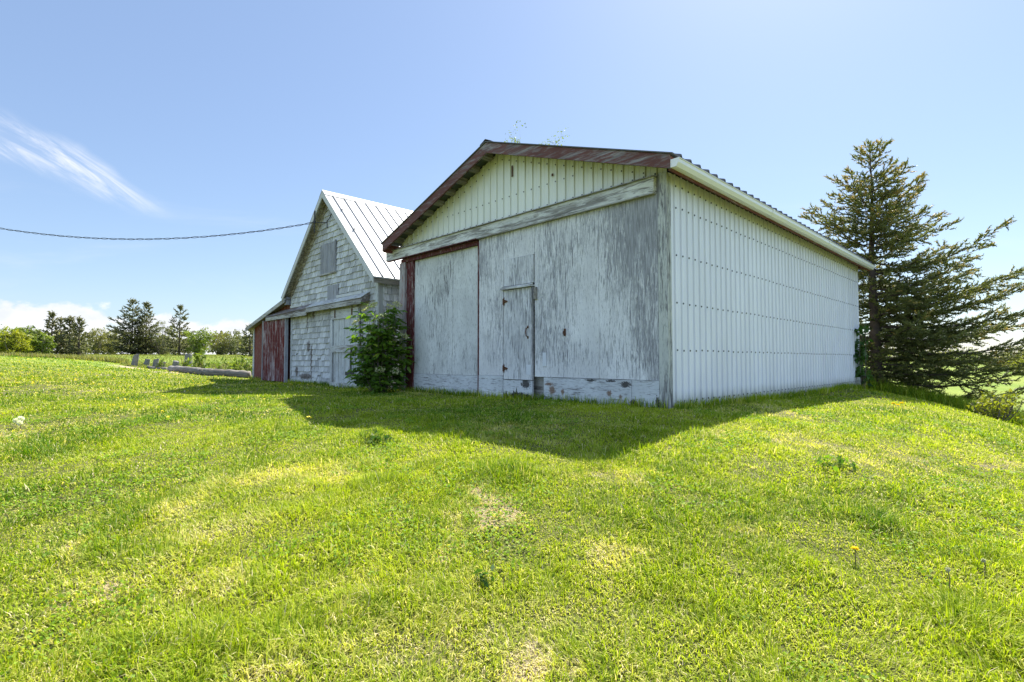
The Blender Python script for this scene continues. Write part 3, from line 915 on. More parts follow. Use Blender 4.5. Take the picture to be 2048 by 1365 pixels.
    b.hexa(c + [(x, y, z + .05) for x, y, z in c]); b.build('lean_to_roof', M['oldwood'], root)
    b = mb()
    c = [(-.228, ys, lz(ys) - .09), (-.203, ys, lz(ys) - .09), (-.203, ye, lz(ye) - .09), (-.228, ye, lz(ye) - .09)]
    b.hexa(c + [(x, y, z + .12) for x, y, z in c]); b.build('lean_to_rake', M['oldwoody'], root)
    # wire bracket in the peak
    b = mb(); b.tube([(-.27, 2.88, 3.35), (-.27, 2.88, 3.93)], .016, 6); b.tube([(-.27, 2.88, 3.62), (-.05, 2.6, 3.6)], .012, 6); b.tube([(-.05, 2.60, 3.45), (-.08, 2.55, 3.62), (-.05, 2.42, 3.72), (-.05, 2.3, 3.9)], .013, 6)
    cb = b.build('cable_bracket', M['darkmetal'], root)
    b = mb(); b.tube([(-.27, 2.88, 3.585), (-.27, 2.88, 3.60), (-.27, 2.88, 3.65), (-.27, 2.88, 3.665)], [.02, .038, .038, .02], 8); b.build('insulator', M['darkmetal'], cb)
    return root


m_seam = m_plain('roof_seam', (0.26, 0.26, 0.26), 0.5, 0.2, 3)
build_barn()


def b2w(x, y, z):
    p = BO + DV * x + LV * y
    return Vector((p[0], p[1], H + z))


# overhead cable: two strands twisted together
A = b2w(-.27, 2.88, 3.62)
b = MB()
n = 520
pts = []
for i in range(n + 1):
    s = 1.55 * i / n
    pts.append(Vector((A.x - 8.9 * s, A.y + 1.0 * s, A.z + 1.371 * s * s - 1.331 * s)))
for ph, rr in ((0, .009), (math.pi, .007)):
    b.tube([p + Vector((0, .012 * math.cos(i * .31 + ph), .016 * math.sin(i * .31 + ph))) for i, p in enumerate(pts)], rr, 5)
tag(b.build('power_cable', M['cable'], smooth=True), 'sagging black twisted cable running from the barn peak across the sky', 'cable')


# ---------------------------------------------------------------- foliage helpers (numpy)
def unit(v):
    return v / np.maximum(np.linalg.norm(v, axis=-1, keepdims=True), 1e-9)


def leaves_mesh(name, P, size, mat, aspect=0.5, up=0.4, rnd=None, droop=None, seed=1):
    """one diamond-shaped, slightly folded leaf per point"""
    rg = np.random.default_rng(seed); n = len(P)
    d = unit(rg.normal(size=(n, 3)) + (np.array([0, 0, -.35]) if droop is None else droop))
    nn = unit(rg.normal(size=(n, 3)) + np.array([0, 0, up * 2.5]))
    s = unit(np.cross(d, nn)); nn = np.cross(s, d)
    L = (size * rg.uniform(.6, 1.3, n))[:, None] if np.isscalar(size) else size[:, None]
    Wd = L * aspect * .5
    V = np.stack([P, P + d * L * .45 + s * Wd + nn * Wd * .35, P + d * L, P + d * L * .45 - s * Wd + nn * Wd * .35], 1).reshape(-1, 3)
    F = np.arange(n * 4).reshape(n, 4)
    r = rg.random(n) if rnd is None else rnd
    return mesh_np(name, V, F, [mat], {'rnd': np.repeat(r, 4)})


def shoots_mesh(name, P, D, L, Rr, mat, rnd, seed=1, spikes=5):
    """bottle-brush shoots: a thin three-sided spindle with needles standing off it"""
    rg = np.random.default_rng(seed); n = len(P)
    D = unit(D); a = unit(np.cross(D, rg.normal(size=(n, 3)))); b_ = np.cross(D, a)
    L = L[:, None]; Rr = Rr[:, None]
    mid = P + D * L * .4
    Vs = [P, P + D * L]
    for k in range(3):
        an = 2 * math.pi * k / 3
        Vs.append(mid + (a * math.cos(an) + b_ * math.sin(an)) * Rr * .55)
    tri = [(0, 2, 3), (0, 3, 4), (0, 4, 2), (1, 3, 2), (1, 4, 3), (1, 2, 4)]
    base = 5
    for k in range(spikes):
        t = (k + .3 + rg.random((n, 1)) * .5) / (spikes + .3)
        an = rg.random((n, 1)) * 2 * math.pi
        o = a * np.cos(an) + b_ * np.sin(an)
        q = P + D * L * t
        Vs += [q - D * Rr * .35, q + D * Rr * .35, q + (o * 1.25 + D * .8) * Rr * 1.15]
        tri.append((base, base + 1, base + 2)); base += 3
    V = np.stack(Vs, 1).reshape(-1, 3)
    F = (np.arange(n)[:, None, None] * base + np.array(tri)[None]).reshape(-1, 3)
    return mesh_np(name, V, F, [mat], {'rnd': np.repeat(rnd, base)})


def spruce(name, loc, h, reach, mat, label, nb=90, seed=1, step=.11, shoot=.2, thick=.035, group=None, rise=.35, dens=1.0, trunk_r=.14, clear=.0, wood=True, spikes=5, tipcol=0.0, bottom=.02, low=-.08, gap=.0):
    """reach(t, az) = branch length at height fraction t and azimuth az"""
    rg = np.random.default_rng(seed)
    root = empty(name, loc)
    tag(root, label, 'tree', group)
    wb = MB()
    tp = [(0.0 + .02 * math.sin(i), .02 * math.cos(i * 1.3), -.25 + (h + .25) * i / 9) for i in range(10)]
    wb.tube(tp, [max(.012, trunk_r * (1 - i / 9.2)) * (1.35 if i == 0 else 1) for i in range(10)], 9)
    wb.build('trunk', M['bark'], root, smooth=True)
    P, D, L, Q, rn = [], [], [], [], []
    bw = MB()
    for i in range(nb):
        t = bottom + (1 - bottom) * (i + rg.random()) / nb
        t = t ** 1.2
        az = i * 2.399963 + rg.normal() * .35
        ln = reach(t, az) * rg.uniform(.72, 1.12)
        if ln < .06: continue
        el = low + rise * t + rg.normal() * .07 + (.55 if t > .9 else 0)
        out = np.array([math.sin(az), math.cos(az), 0.0])
        k = max(4, int(ln / .22))
        s = np.linspace(0, 1, k); curl = rg.uniform(.0, .13); sag = rg.uniform(.02, .10)
        zz = h * t + ln * (el * s + curl * s ** 3 - sag * np.sin(s * math.pi))
        side = np.array([out[1], -out[0], 0]) * rg.normal() * .16
        pts = out * (ln * s)[:, None] + side * (ln * s ** 2)[:, None]
        pts[:, 2] = zz
        if wood and ln > .4: bw.tube([tuple(q) for q in pts], list(np.linspace(.006 + .011 * ln, .004, k)), 4)
        nt = max(3, int(ln / step * dens))
        for j in range(nt):
            sj = clear + (1 - clear) * (j + rg.random()) / nt
            if sj < .12 and rg.random() < .6: continue
            f = sj * (k - 1); a = int(min(f, k - 2)); q = pts[a] + (pts[a + 1] - pts[a]) * (f - a)
            fw = unit(pts[a + 1] - pts[a]); sd_ = unit(np.cross(fw, [0, 0, 1]))
            if rg.random() < gap: continue
            tl = max(.12, min(.30 * ln + .12, .80) * (1.05 - .72 * sj) * rg.uniform(.5, 1.2))
            sg = 1 if j % 2 else -1
            td = unit(fw * .75 + sd_ * sg * rg.uniform(.5, 1.0) + np.array([0, 0, rg.normal() * .30 - .04]))
            m_ = max(1, int(tl / (shoot * .42)))
            for c in range(m_):
                u = (c + .5) / m_
                pp = q + td * tl * u
                dd = unit(td + sd_ * rg.normal() * .45 + np.array([0, 0, rg.normal() * .3 + .20]))
                P.append(pp); D.append(dd); L.append(shoot * rg.uniform(.7, 1.25)); Q.append(thick * rg.uniform(.7, 1.2))
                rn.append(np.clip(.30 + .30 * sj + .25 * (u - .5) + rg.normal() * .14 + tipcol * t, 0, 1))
        for c in range(3):
            P.append(pts[-1] - unit(pts[-1] - pts[-2]) * shoot * .5 * c); D.append(unit(pts[-1] - pts[-2]) + rg.normal(size=3) * .3 + np.array([0, 0, .2])); L.append(shoot * 1.2); Q.append(thick); rn.append(.75)
    for c in range(8):
        P.append(np.array([0, 0, h * (1 - .012 * c)])); D.append(np.array([rg.normal() * .3 * (c > 0), rg.normal() * .3 * (c > 0), 1.0])); L.append(shoot * 1.5); Q.append(thick * .8); rn.append(.7)
    P, D, L, Q, rn = map(np.array, (P, D, L, Q, rn))
    link('crown', shoots_mesh('crown', P, D, L, Q, mat, rn, seed, spikes), root)
    if wood: bw.build('branches', M['bark'], root, smooth=True)
    return root


def leafy(name, loc, h, w, mat, label, cat='tree', n=2500, size=.12, seed=1, stems=5, group=None, base=.12, clump=28, trunk=M['bark2'], lean=0.0, spread=.16, shape=1.0, aspect=.5, rs=1.0):
    """bushy plant: several stems that fork, leaf clumps at and along the ends"""
    rg = np.random.default_rng(seed)
    root = empty(name, loc)
    tag(root, label, cat, group)
    wb = MB(); tips = []
    for s in range(stems):
        az = 2 * math.pi * (s + rg.random() * .7) / stems
        rad = w * .5 * math.sqrt(rg.random()) * .9
        hh = h * (1 - .45 * shape * (rad / (w * .5)) ** 2) * rg.uniform(.80, 1.0)
        end = np.array([math.cos(az) * rad + lean * hh, math.sin(az) * rad, hh])
        st = np.array([math.cos(az) * w * .05, math.sin(az) * w * .05, -.1])
        bend = np.array([math.cos(az), math.sin(az), 0]) * w * .06
        pts = [st + (end - st) * u + bend * math.sin(u * math.pi) for u in np.linspace(0, 1, 6)]
        r0 = (.008 + .012 * h) * rs
        wb.tube([tuple(p) for p in pts], list(np.linspace(r0, .006 * min(rs, 1), 6)), 5)
        tips.append(end)
        for j in range(7):
            u = base + (1 - base) * (j + rg.random()) / 7
            f = u * 5; a = int(min(f, 4)); q = pts[a] + (pts[a + 1] - pts[a]) * (f - a)
            d = unit(rg.normal(size=3) * np.array([1, 1, .5]) + np.array([0, 0, .55]))
            l = w * rg.uniform(.12, .30) * (1.15 - .5 * u)
            e = q + d * l
            e[2] = max(e[2], .05)
            wb.tube([tuple(q), tuple((q + e) / 2 + rg.normal(size=3) * .03 * l), tuple(e)], [r0 * .4, r0 * .28, .004 * min(1, rs * 1.5)], 4)
            tips.append(e); tips.append((q + e) / 2)
    wb.build('stems', trunk, root, smooth=True)
    T = np.array(tips); nc = max(1, n // clump)
    idx = rg.integers(0, len(T), nc)
    cen = T[idx] + rg.normal(size=(nc, 3)) * w * spread * .35
    tone = np.clip(rg.normal(.5, .22, nc) + .12 * (cen[:, 2] / h - .5), 0, 1)
    P = np.repeat(cen, clump, 0) + rg.normal(size=(nc * clump, 3)) * np.array([1, 1, .7]) * w * spread * .32
    P[:, 2] = np.maximum(P[:, 2], .04)
    rn = np.clip(np.repeat(tone, clump) + rg.normal(size=len(P)) * .16, 0, 1)
    link('foliage', leaves_mesh('foliage', P, size, mat, aspect, .35, rn, seed=seed), root)
    return root


# ---------------------------------------------------------------- the big wind-swept spruce behind the shed
def big_reach(t, az):
    rt = math.sin(az)                                   # +1 toward the right of the photo
    fr = -math.cos(az)                                  # +1 toward the camera
    right = np.interp(t, [0, .08, .2, .32, .41, .47, .55, .66, .75, .87, 1], [3.9, 4.4, 4.2, 3.7, 3.8, 3.2, 2.6, 1.95, 1.5, 1.0, .22])
    left = np.interp(t, [0, .45, .55, .62, .75, .87, 1], [.7, .95, 1.7, 1.8, 1.35, .75, .15])
    fb = np.interp(t, [0, .3, .6, .8, 1], [1.2, 1.6, 1.5, 1.0, .15])
    if rt > 0:
        l = math.sqrt((right * rt) ** 2 + (fb * fr) ** 2)
    else:
        l = math.sqrt((left * rt) ** 2 + (fb * fr) ** 2)
        if fr > 0 and t < .55: l = min(l, .75)
    return l


bx, by = 10.15, 14.45
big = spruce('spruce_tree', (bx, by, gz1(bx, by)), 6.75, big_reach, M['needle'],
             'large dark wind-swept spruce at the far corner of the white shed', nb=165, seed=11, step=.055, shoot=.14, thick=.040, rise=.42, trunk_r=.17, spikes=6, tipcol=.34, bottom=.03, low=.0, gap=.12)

# ---------------------------------------------------------------- background spruces
def cone(r, p=.9, bot=.75):
    return lambda t, az: r * min(1.0, bot + t * 3) * max(0, 1 - t) ** p * (1 + .18 * math.sin(az * 3 + t * 17)) + .05


def far_spruce(px, top, Y, r, label, seed, group, nb=60, step=.2, dens=1.0, p=.8, rise=.45):
    x, y, z = at(px, Y)
    h = at(px, Y, top)[2] - z
    return spruce('spruce_tree', (x, y, z), h, cone(r, p), M['needle2'], label, nb, seed, step * .75, .32, .12, group, rise, dens, .13, .0, True, 3, 0, .06, -.05)


G1 = 'slim spruces beyond the lawn'
far_spruce(102, 631, 46, .80, 'slim thin-crowned spruce, tallest of four in the cluster', 21, G1, 34, .20, .8, .75)
far_spruce(120, 642, 47, .70, 'slim spruce between the tallest of its cluster and the darkest one', 22, G1, 32, .20, .8, .75)
far_spruce(138, 640, 46.5, .80, 'slim dark spruce, densest of four in the cluster', 23, G1, 46, .18, 1.1, .75)
far_spruce(157, 641, 46, .85, 'slim spruce at the open-field end of its cluster of four', 34, G1, 40, .20, .9, .75)
G2 = 'broad spruces at the edge of the far field'
far_spruce(263, 604, 58, 2.6, 'broad dark spruce, tallest tree beyond the far field', 45, G2, 72, .17, 1.1, .8)
far_spruce(291, 609, 59, 1.9, 'dark spruce standing close against the tallest far spruce', 26, G2, 66, .17, 1.1, .8)
far_spruce(358, 616, 57, 1.75, 'open-branched spruce standing alone between budding trees', 27, G2, 46, .19, 1.0, .75, .6)
far_spruce(499, 656, 52, 1.2, 'small spruce peeping out beside the red lean-to', 28, G2, 46, .2, 1.1, .8)


def far_bush(px, top, Y, wpx, mat, label, seed, cat='tree', n=1500, size=.26, stems=7, name='leafy_tree', group=None, base=.08):
    x, y, z = at(px, Y)
    h = at(px, Y, top)[2] - z
    w = wpx / FPX * Y
    return leafy(name, (x, y, z), h, w, M[mat], label, cat, n, size, seed, stems, group, base, 24)


GB = 'shrubs and budding trees beyond the fields'
for (px, top, Y, wpx, mat, n, label, cat) in (
        (-12, 655, 44, 60, 'spring', 2300, 'round green shrub cut by the edge of the photo', 'shrub'),
        (22, 658, 41, 60, 'yellowgreen', 2200, 'yellow-green shrub, brightest in the hedge by the slim spruces', 'shrub'),
        (55, 648, 45, 60, 'spring', 2400, 'tall upright green shrub with feathery top in the hedge', 'shrub'),
        (84, 664, 43, 36, 'spring', 1400, 'small green shrub touching the tallest slim spruce', 'shrub'),
        (192, 652, 62, 40, 'olive', 1100, 'pale olive tree in the gap between slim and broad spruces', 'tree'),
        (222, 660, 64, 44, 'olive', 1300, 'olive shrub half hidden behind the tallest far spruce', 'shrub'),
        (322, 640, 59, 52, 'greytwig', 900, 'grey budding tree with bare forked limbs between the spruces', 'tree'),
        (398, 648, 56, 54, 'spring', 2000, 'fresh green leafy tree right of the open-branched spruce', 'tree'),
        (438, 664, 62, 44, 'olive', 1200, 'olive budding shrub next to the fresh green leafy tree', 'shrub'),
        (466, 662, 63, 44, 'greytwig', 1100, 'greyish budding shrub between the olive shrub and small spruce', 'shrub'),
        (340, 668, 66, 60, 'olive', 1000, 'low olive thicket seen behind the grey budding tree', 'shrub'),
        (2052, 702, 52, 70, 'yellowgreen', 1800, 'bright yellow-green shrub beyond the field past the big spruce', 'shrub'),
        (2000, 712, 60, 70, 'olive', 1500, 'olive shrub seen past the tips of the big spruce', 'shrub'),
        (1935, 705, 70, 80, 'spring', 1500, 'green far shrub seen through the big spruce, nearest its tips', 'shrub'),
        (1860, 708, 72, 80, 'olive', 1500, 'olive far shrub seen through the middle of the big spruce', 'shrub'),
        (1790, 706, 70, 80, 'spring', 1500, 'green far shrub seen through the big spruce beside its trunk', 'shrub')):
    far_bush(px, top, Y, wpx, mat, label, 100 + int(px) % 89, cat, int(n * 1.9), .18, 10, 'leafy_tree' if cat == 'tree' else 'shrub', GB)


def treeline():
    """far woods: one mass of crowns along the horizon"""
    rg = np.random.default_rng(5); P = []; rn = []
    for (x0, x1, Y, htop) in ((-150, -40, 100, 4.6), (-20, 330, 190, 6.0)):
        for i in range(150):
            x = x0 + (x1 - x0) * (i + rg.random()) / 150; y = Y + rg.normal() * 8; z = gz1(x, y)
            hh = htop * rg.uniform(.5, 1.1); ww = rg.uniform(1.5, 3.5); t = rg.random() * .6
            c = np.clip(rg.normal(size=(110, 3)), -1.5, 1.5) * np.array([ww * .5, ww * .5, hh * .25]) + np.array([x, y, z + hh * .55])
            c[:, 2] = np.maximum(c[:, 2], z)
            P.append(c); rn.append(np.clip(t + rg.normal(size=110) * .2, 0, 1))
    me = leaves_mesh('far_woods', np.concatenate(P), .55, M['olive'], .8, .3, np.concatenate(rn), seed=3)
    tag(link('far_woods', me), 'far line of low woods along the horizon', 'woods', kind='stuff')


treeline()

# tree whose top twigs show over the shed ridge
x, y, z = at(1072, 20)
leafy('leafy_tree', (x, y, z), at(1072, 20, 268)[2] - z + .1, 3.3, M['spring'], 'budding tree behind the shed, only its top twigs above the ridge', 'tree', 9000, .075, 41, 26, None, .55, 10, M['bark2'], 0, .10, .08, .6, .16)

# ---------------------------------------------------------------- elder bush in the gap between barn and shed
def elder():
    rg = np.random.default_rng(77)
    x0, y0 = -2.74, 10.66
    z0 = gz1(x0, y0)
    root = empty('elder_bush', (x0, y0, z0))
    tag(root, 'leafy elder bush with cream blossom between the barn door and shed', 'bush')
    wb = MB(); P = []; rn = []; D = []; sz = []; tops = []
    for s in range(60):
        az = rg.random() * 2 * math.pi
        low = s % 4 == 0
        rad = rg.uniform(.06, .42) if not low else rg.uniform(.2, .5)
        hh = rg.uniform(.9, 1.85) * (1 - .25 * rad) if not low else rg.uniform(.25, .8)
        out = np.array([math.cos(az), math.sin(az), 0])
        if out[1] > .3: rad *= .6
        end = out * rad * np.array([1.15, .8, 1]) + np.array([.02, -.05, hh])
        st = out * .08 + np.array([0, 0, -.05])
        pts = [st + (end - st) * u + out * .10 * math.sin(u * math.pi) for u in np.linspace(0, 1, 6)]
        wb.tube([tuple(p) for p in pts], list(np.linspace(.013, .005, 6)), 5)
        tops.append((pts[-1], out))
        for j in range(9 if not low else 6):
            u = .28 + .74 * (j + rg.random()) / 9
            f = min(u, 1) * 5; a = int(min(f, 4)); q = pts[a] + (pts[a + 1] - pts[a]) * (f - a)
            d = unit(np.array([rg.normal(), rg.normal(), .25 + rg.normal() * .3]) + out * .6)
            l = rg.uniform(.16, .30); t = np.clip(rg.normal(.42, .2) + .25 * (q[2] / 1.8 - .5), 0, 1)
            sd_ = unit(np.cross(d, [0, 0, 1]))
            wb.tube([tuple(q), tuple(q + d * l - np.array([0, 0, .02]))], [.004, .002], 3)
            for k, (uu, sg) in enumerate(((.4, 1), (.4, -1), (.7, 1), (.7, -1), (1.0, 0))):       # pinnate leaf
                P.append(q + d * l * uu - np.array([0, 0, .03 * uu]))
                D.append(unit(d * (.6 if sg else 1) + sd_ * sg * .9 + np.array([0, 0, -.32 + rg.normal() * .15])))
                sz.append(rg.uniform(.11, .175)); rn.append(np.clip(t + rg.normal() * .1, 0, 1))
    wb.build('stems', M['bark2'], root, smooth=True)
    P, D, sz, rn = map(np.array, (P, D, sz, rn))
    n = len(P); nn = unit(rg.normal(size=(n, 3)) * .5 + np.array([0, 0, 1])); s = unit(np.cross(D, nn)); nn = np.cross(s, D)
    L = sz[:, None]; w = L * .21
    V = np.stack([P, P + D * L * .3 + s * w + nn * w * .4, P + D * L * .7 + s * w * .8 + nn * w * .2 - [0, 0, .006], P + D * L - [0, 0, .015],
                  P + D * L * .7 - s * w * .8 + nn * w * .2 - [0, 0, .006], P + D * L * .3 - s * w + nn * w * .4], 1).reshape(-1, 3)
    link('foliage', mesh_np('foliage', V, np.arange(n * 6).reshape(n, 6), [M['elder']], {'rnd': np.repeat(rn, 6)}), root)
    k = 0
    for q, out in tops:
        if k >= 22 or q[1] > .25: continue
        k += 1
        m = 90
        c = unit(out * .5 + np.array([0, -.3, .9])); a = unit(np.cross(c, [1, 0, .2])); e = np.cross(c, a)
        rr = np.sqrt(rg.random(m)) * rg.uniform(.06, .10); an = rg.random(m) * 6.283
        pp = q + c * .13 + out * .04 + a * (rr * np.cos(an))[:, None] + e * (rr * np.sin(an))[:, None] + c * (.02 - rr * .25)[:, None] + rg.normal(size=(m, 3)) * .006
        link('flower_cluster', leaves_mesh('flower_cluster', pp, .032, M['bloom'], .9, .5, seed=k), root)


elder()

# ---------------------------------------------------------------- leafy sapling at the far end of the ribbed wall
x = SO + DV * 9.25 - LV * .16
leafy('sapling', (x[0], x[1], gz1(x[0], x[1])), 1.75, .55, M['darkleaf'], 'leafy sapling growing against the far end of the ribbed wall', 'sapling', 190, .17, 51, 4, None, .25, 6, M['bark2'], 0, .2, .3, .55, .4)

# yellow-green bush and weeds on the slope
x, y, z = at(1988, 10.5)
leafy('weed_bush', (x, y, z), at(1988, 10.5, 790)[2] - z, 1.0, M['yellowgreen'], 'bright yellow-green weed bush on the slope past the spruce', 'bush', 900, .075, 61, 14, None, .25, 10, M['bark2'], 0, .2, .6, .5)

# ---------------------------------------------------------------- stone blocks, beam-like logs
def block(px, py, top, wpx, label, seed, tilt=0.0, tz_=0.0):
    x, y, z = on_ground(px, py)
    rg = random.Random(seed)
    h = (py - top) / FPX * y + .0; w = wpx / FPX * y; d = w * .62
    root = None
    b = MB(); prof = []
    n = 14
    for k in range(n):
        an = 2 * math.pi * k / n
        c, s_ = math.cos(an), math.sin(an)
        q = (abs(c) ** 3.2 + abs(s_) ** 3.2) ** (-1 / 3.2)
        prof.append((c * q * (1 + rg.uniform(-.05, .05)), s_ * q * (1 + rg.uniform(-.05, .05))))
    rows = [(-.12, 1.0), (.05, 1.0), (h * .35, .97), (h * .7, .93), (h * .93, .9), (h, .80)]
    i0 = []
    for zz, sc in rows:
        i0.append(len(b.v))
        for u, v in prof:
            j = rg.uniform(-.02, .02)
            b.v.append((u * w * .5 * sc + tilt * max(zz, 0) + j, v * d * .5 * sc + j, zz + (.03 * u * tz_ if zz > h * .8 else 0) + rg.uniform(-.012, .012) * (zz > 0))); b.r.append(.5)
    for a in range(len(rows) - 1):
        for k in range(n):
            b.f.append((i0[a] + k, i0[a] + (k + 1) % n, i0[a + 1] + (k + 1) % n, i0[a + 1] + k)); b.m.append(0)
    b.f.append(tuple(i0[-1] + k for k in range(n))); b.m.append(0)
    o = b.build('stone_block', M['stone'])
    o.location = (x, y, z); o.rotation_euler = (0, 0, rg.uniform(-.3, .5))
    tag(o, label, 'block', 'grey stone blocks along the lawn edge')


block(268, 734, 710, 11, 'tall grey stone block leaning right at the outer end of the row', 1, .25, 1)
block(292, 733, 719, 9, 'short grey stone block, next in from the tall leaning end block', 2, .2)
block(310, 737, 719, 11, 'grey stone block with a dark waist in the middle of the row', 3, .15, 1)
block(325, 737, 725, 8, 'smallest grey stone block, half hidden by a weed', 4, .15)
block(350, 739, 723, 13, 'squat wide grey stone block beside the leafy green plant', 5, .15, -1)
block(377, 738, 709, 13, 'tall grey stone block standing behind the leafy green plant', 6, -.03)


def log(p0, p1, r, label, seed):
    rg = random.Random(seed)
    a = Vector(on_ground(*p0)); c = Vector(on_ground(*p1)); d = c - a; ln = d.length
    b = MB(); n = 16
    pts = [(ln * i / n, rg.uniform(-.02, .02), r * .75 + rg.uniform(-.012, .012) + (gz1(*(a + d * i / n).xy) - (a.z + d.z * i / n))) for i in range(n + 1)]
    b.tube(pts, [r * rg.uniform(.9, 1.08) for _ in pts], 10)
    o = b.build('log', M['log'], smooth=True)
    o.location = a; o.rotation_euler = (0, -math.asin(d.z / ln), math.atan2(d.y, d.x))
    tag(o, label, 'log', 'grey logs lying along the lawn edge')


log((500, 757), (408, 751), .15, 'long grey log lying from the red lean-to along the lawn edge', 1)
log((406, 751), (342, 744), .14, 'grey log lying between the leafy plant and the long log', 2)
log((332, 741), (296, 738), .08, 'short thin pale log lying in front of the small blocks', 3)

x, y, z = on_ground(368, 742)
leafy('leafy_plant', (x + .1, y - .1, z), .62, .42, M['weed'], 'leafy green plant growing between the two largest stone blocks', 'plant', 110, .20, 71, 6, None, .2, 6, M['stem'], 0, .2, .3, .5)
x, y, z = on_ground(398, 746)
leafy('leafy_plant', (x - .05, y + .25, z), .85, .5, M['weed'], 'leafy green plant on the lean-to side of the tallest block', 'plant', 120, .19, 72, 5, None, .2, 6, M['stem'], 0, .2, .3, .5)
x, y, z = on_ground(329, 740)
leafy('leafy_plant', (x, y - .2, z), .5, .4, M['weed'], 'small green weed hiding the smallest stone block', 'plant', 80, .15, 73, 4, None, .2, 5, M['stem'], 0, .2, .3, .5)
x, y, z = on_ground(492, 752)
leafy('leafy_plant', (x, y + .35, z), .75, .6, M['weed'], 'leafy green plant behind the long log at the lean-to corner', 'plant', 150, .17, 74, 6, None, .2, 6, M['stem'], 0, .2, .3, .5)
x, y, z = on_ground(450, 752)
leafy('leafy_plant', (x, y + .4, z), .5, 1.3, M['weed'], 'low spreading green weeds behind the middle of the long log', 'plant', 260, .16, 75, 10, None, .2, 6, M['stem'], 0, .2, .3, .5)


# ---------------------------------------------------------------- grass
def in_building(x, y):
    p = np.stack([x, y], 1)
    a = (p - SO) @ DV; c = (p - SO) @ LV
    s = (a > .02) & (a < SL) & (c > 0.0) & (c < SW)
    a = (p - BO) @ DV; c = (p - BO) @ LV
    return s | ((a > 0) & (a < 8) & (c > 0) & (c < 8.25))


def blades(x, y, hgt, wid, lean, seed, dirx=None, dirn=None):
    """one curved tapering blade per point: 5 vertices, a quad and a triangle"""
    rg = np.random.default_rng(seed); n = len(x)
    z = gz(x, y) - .004
    az = rg.random(n) * 6.2832
    if dirn is not None:
        az = np.where(rg.random(n) < .6, dirn + rg.normal(size=n) * .7, az)
    ld = np.stack([np.cos(az), np.sin(az), np.zeros(n)], 1)
    fa = az + 1.5708 + rg.normal(size=n) * .5
    sd_ = np.stack([np.cos(fa), np.sin(fa), np.zeros(n)], 1) * (wid * .5)[:, None]
    b0 = np.stack([x, y, z], 1)
    up = np.array([0, 0, 1.0])
    ln = np.clip(lean, 0, 1.2)[:, None]; hh = hgt[:, None]
    mid = b0 + (up * np.cos(ln * .7) + ld * np.sin(ln * .7)) * hh * .5
    tip = mid + (up * np.cos(ln * 1.5) + ld * np.sin(ln * 1.5)) * hh * .5
    V = np.stack([b0 - sd_, b0 + sd_, mid + sd_ * .8, mid - sd_ * .8, tip + sd_ * .12, tip - sd_ * .12], 1).reshape(-1, 3)
    k = np.arange(n)[:, None] * 6
    F = np.stack([k + np.array([0, 1, 2, 3]), k + np.array([3, 2, 4, 5])], 1).reshape(-1, 4)
    return V, F


def grass_mat(name, cs):
    m, N = new_mat(name)
    r = attr(N, 'rnd'); d = attr(N, 'dry')
    c = N.mix(r, cs[0], cs[1])
    c = N.mix(N.ramp(d, 0.12, 0.62), c, cs[2])
    c = N.mix(N.ramp(d, 0.60, 0.95), c, cs[3])
    t = N.mix(1.0, c, (1.35, 1.35, 0.5), 'MULTIPLY')
    finish(N, c, 0.6, spec=0.16, trans=0.42, tcol=t)
    return m


M['grass'] = grass_mat('lawn_blades', [(0.058, 0.150, 0.008), (0.375, 0.455, 0.020), (0.55, 0.54, 0.13), (0.68, 0.59, 0.38)])
M['tall'] = grass_mat('tall_field_blades', [(0.10, 0.14, 0.03), (0.20, 0.23, 0.06), (0.28, 0.27, 0.11), (0.40, 0.36, 0.22)])


def sector(n, r0, r1, a0, a1, seed):
    """points spread evenly per area over a ring sector round the camera"""
    rg = np.random.default_rng(seed)
    r = np.sqrt(rg.random(n) * (r1 * r1 - r0 * r0) + r0 * r0); a = R(a0) + rg.random(n) * R(a1 - a0)
    return r * np.sin(a), r * np.cos(a)


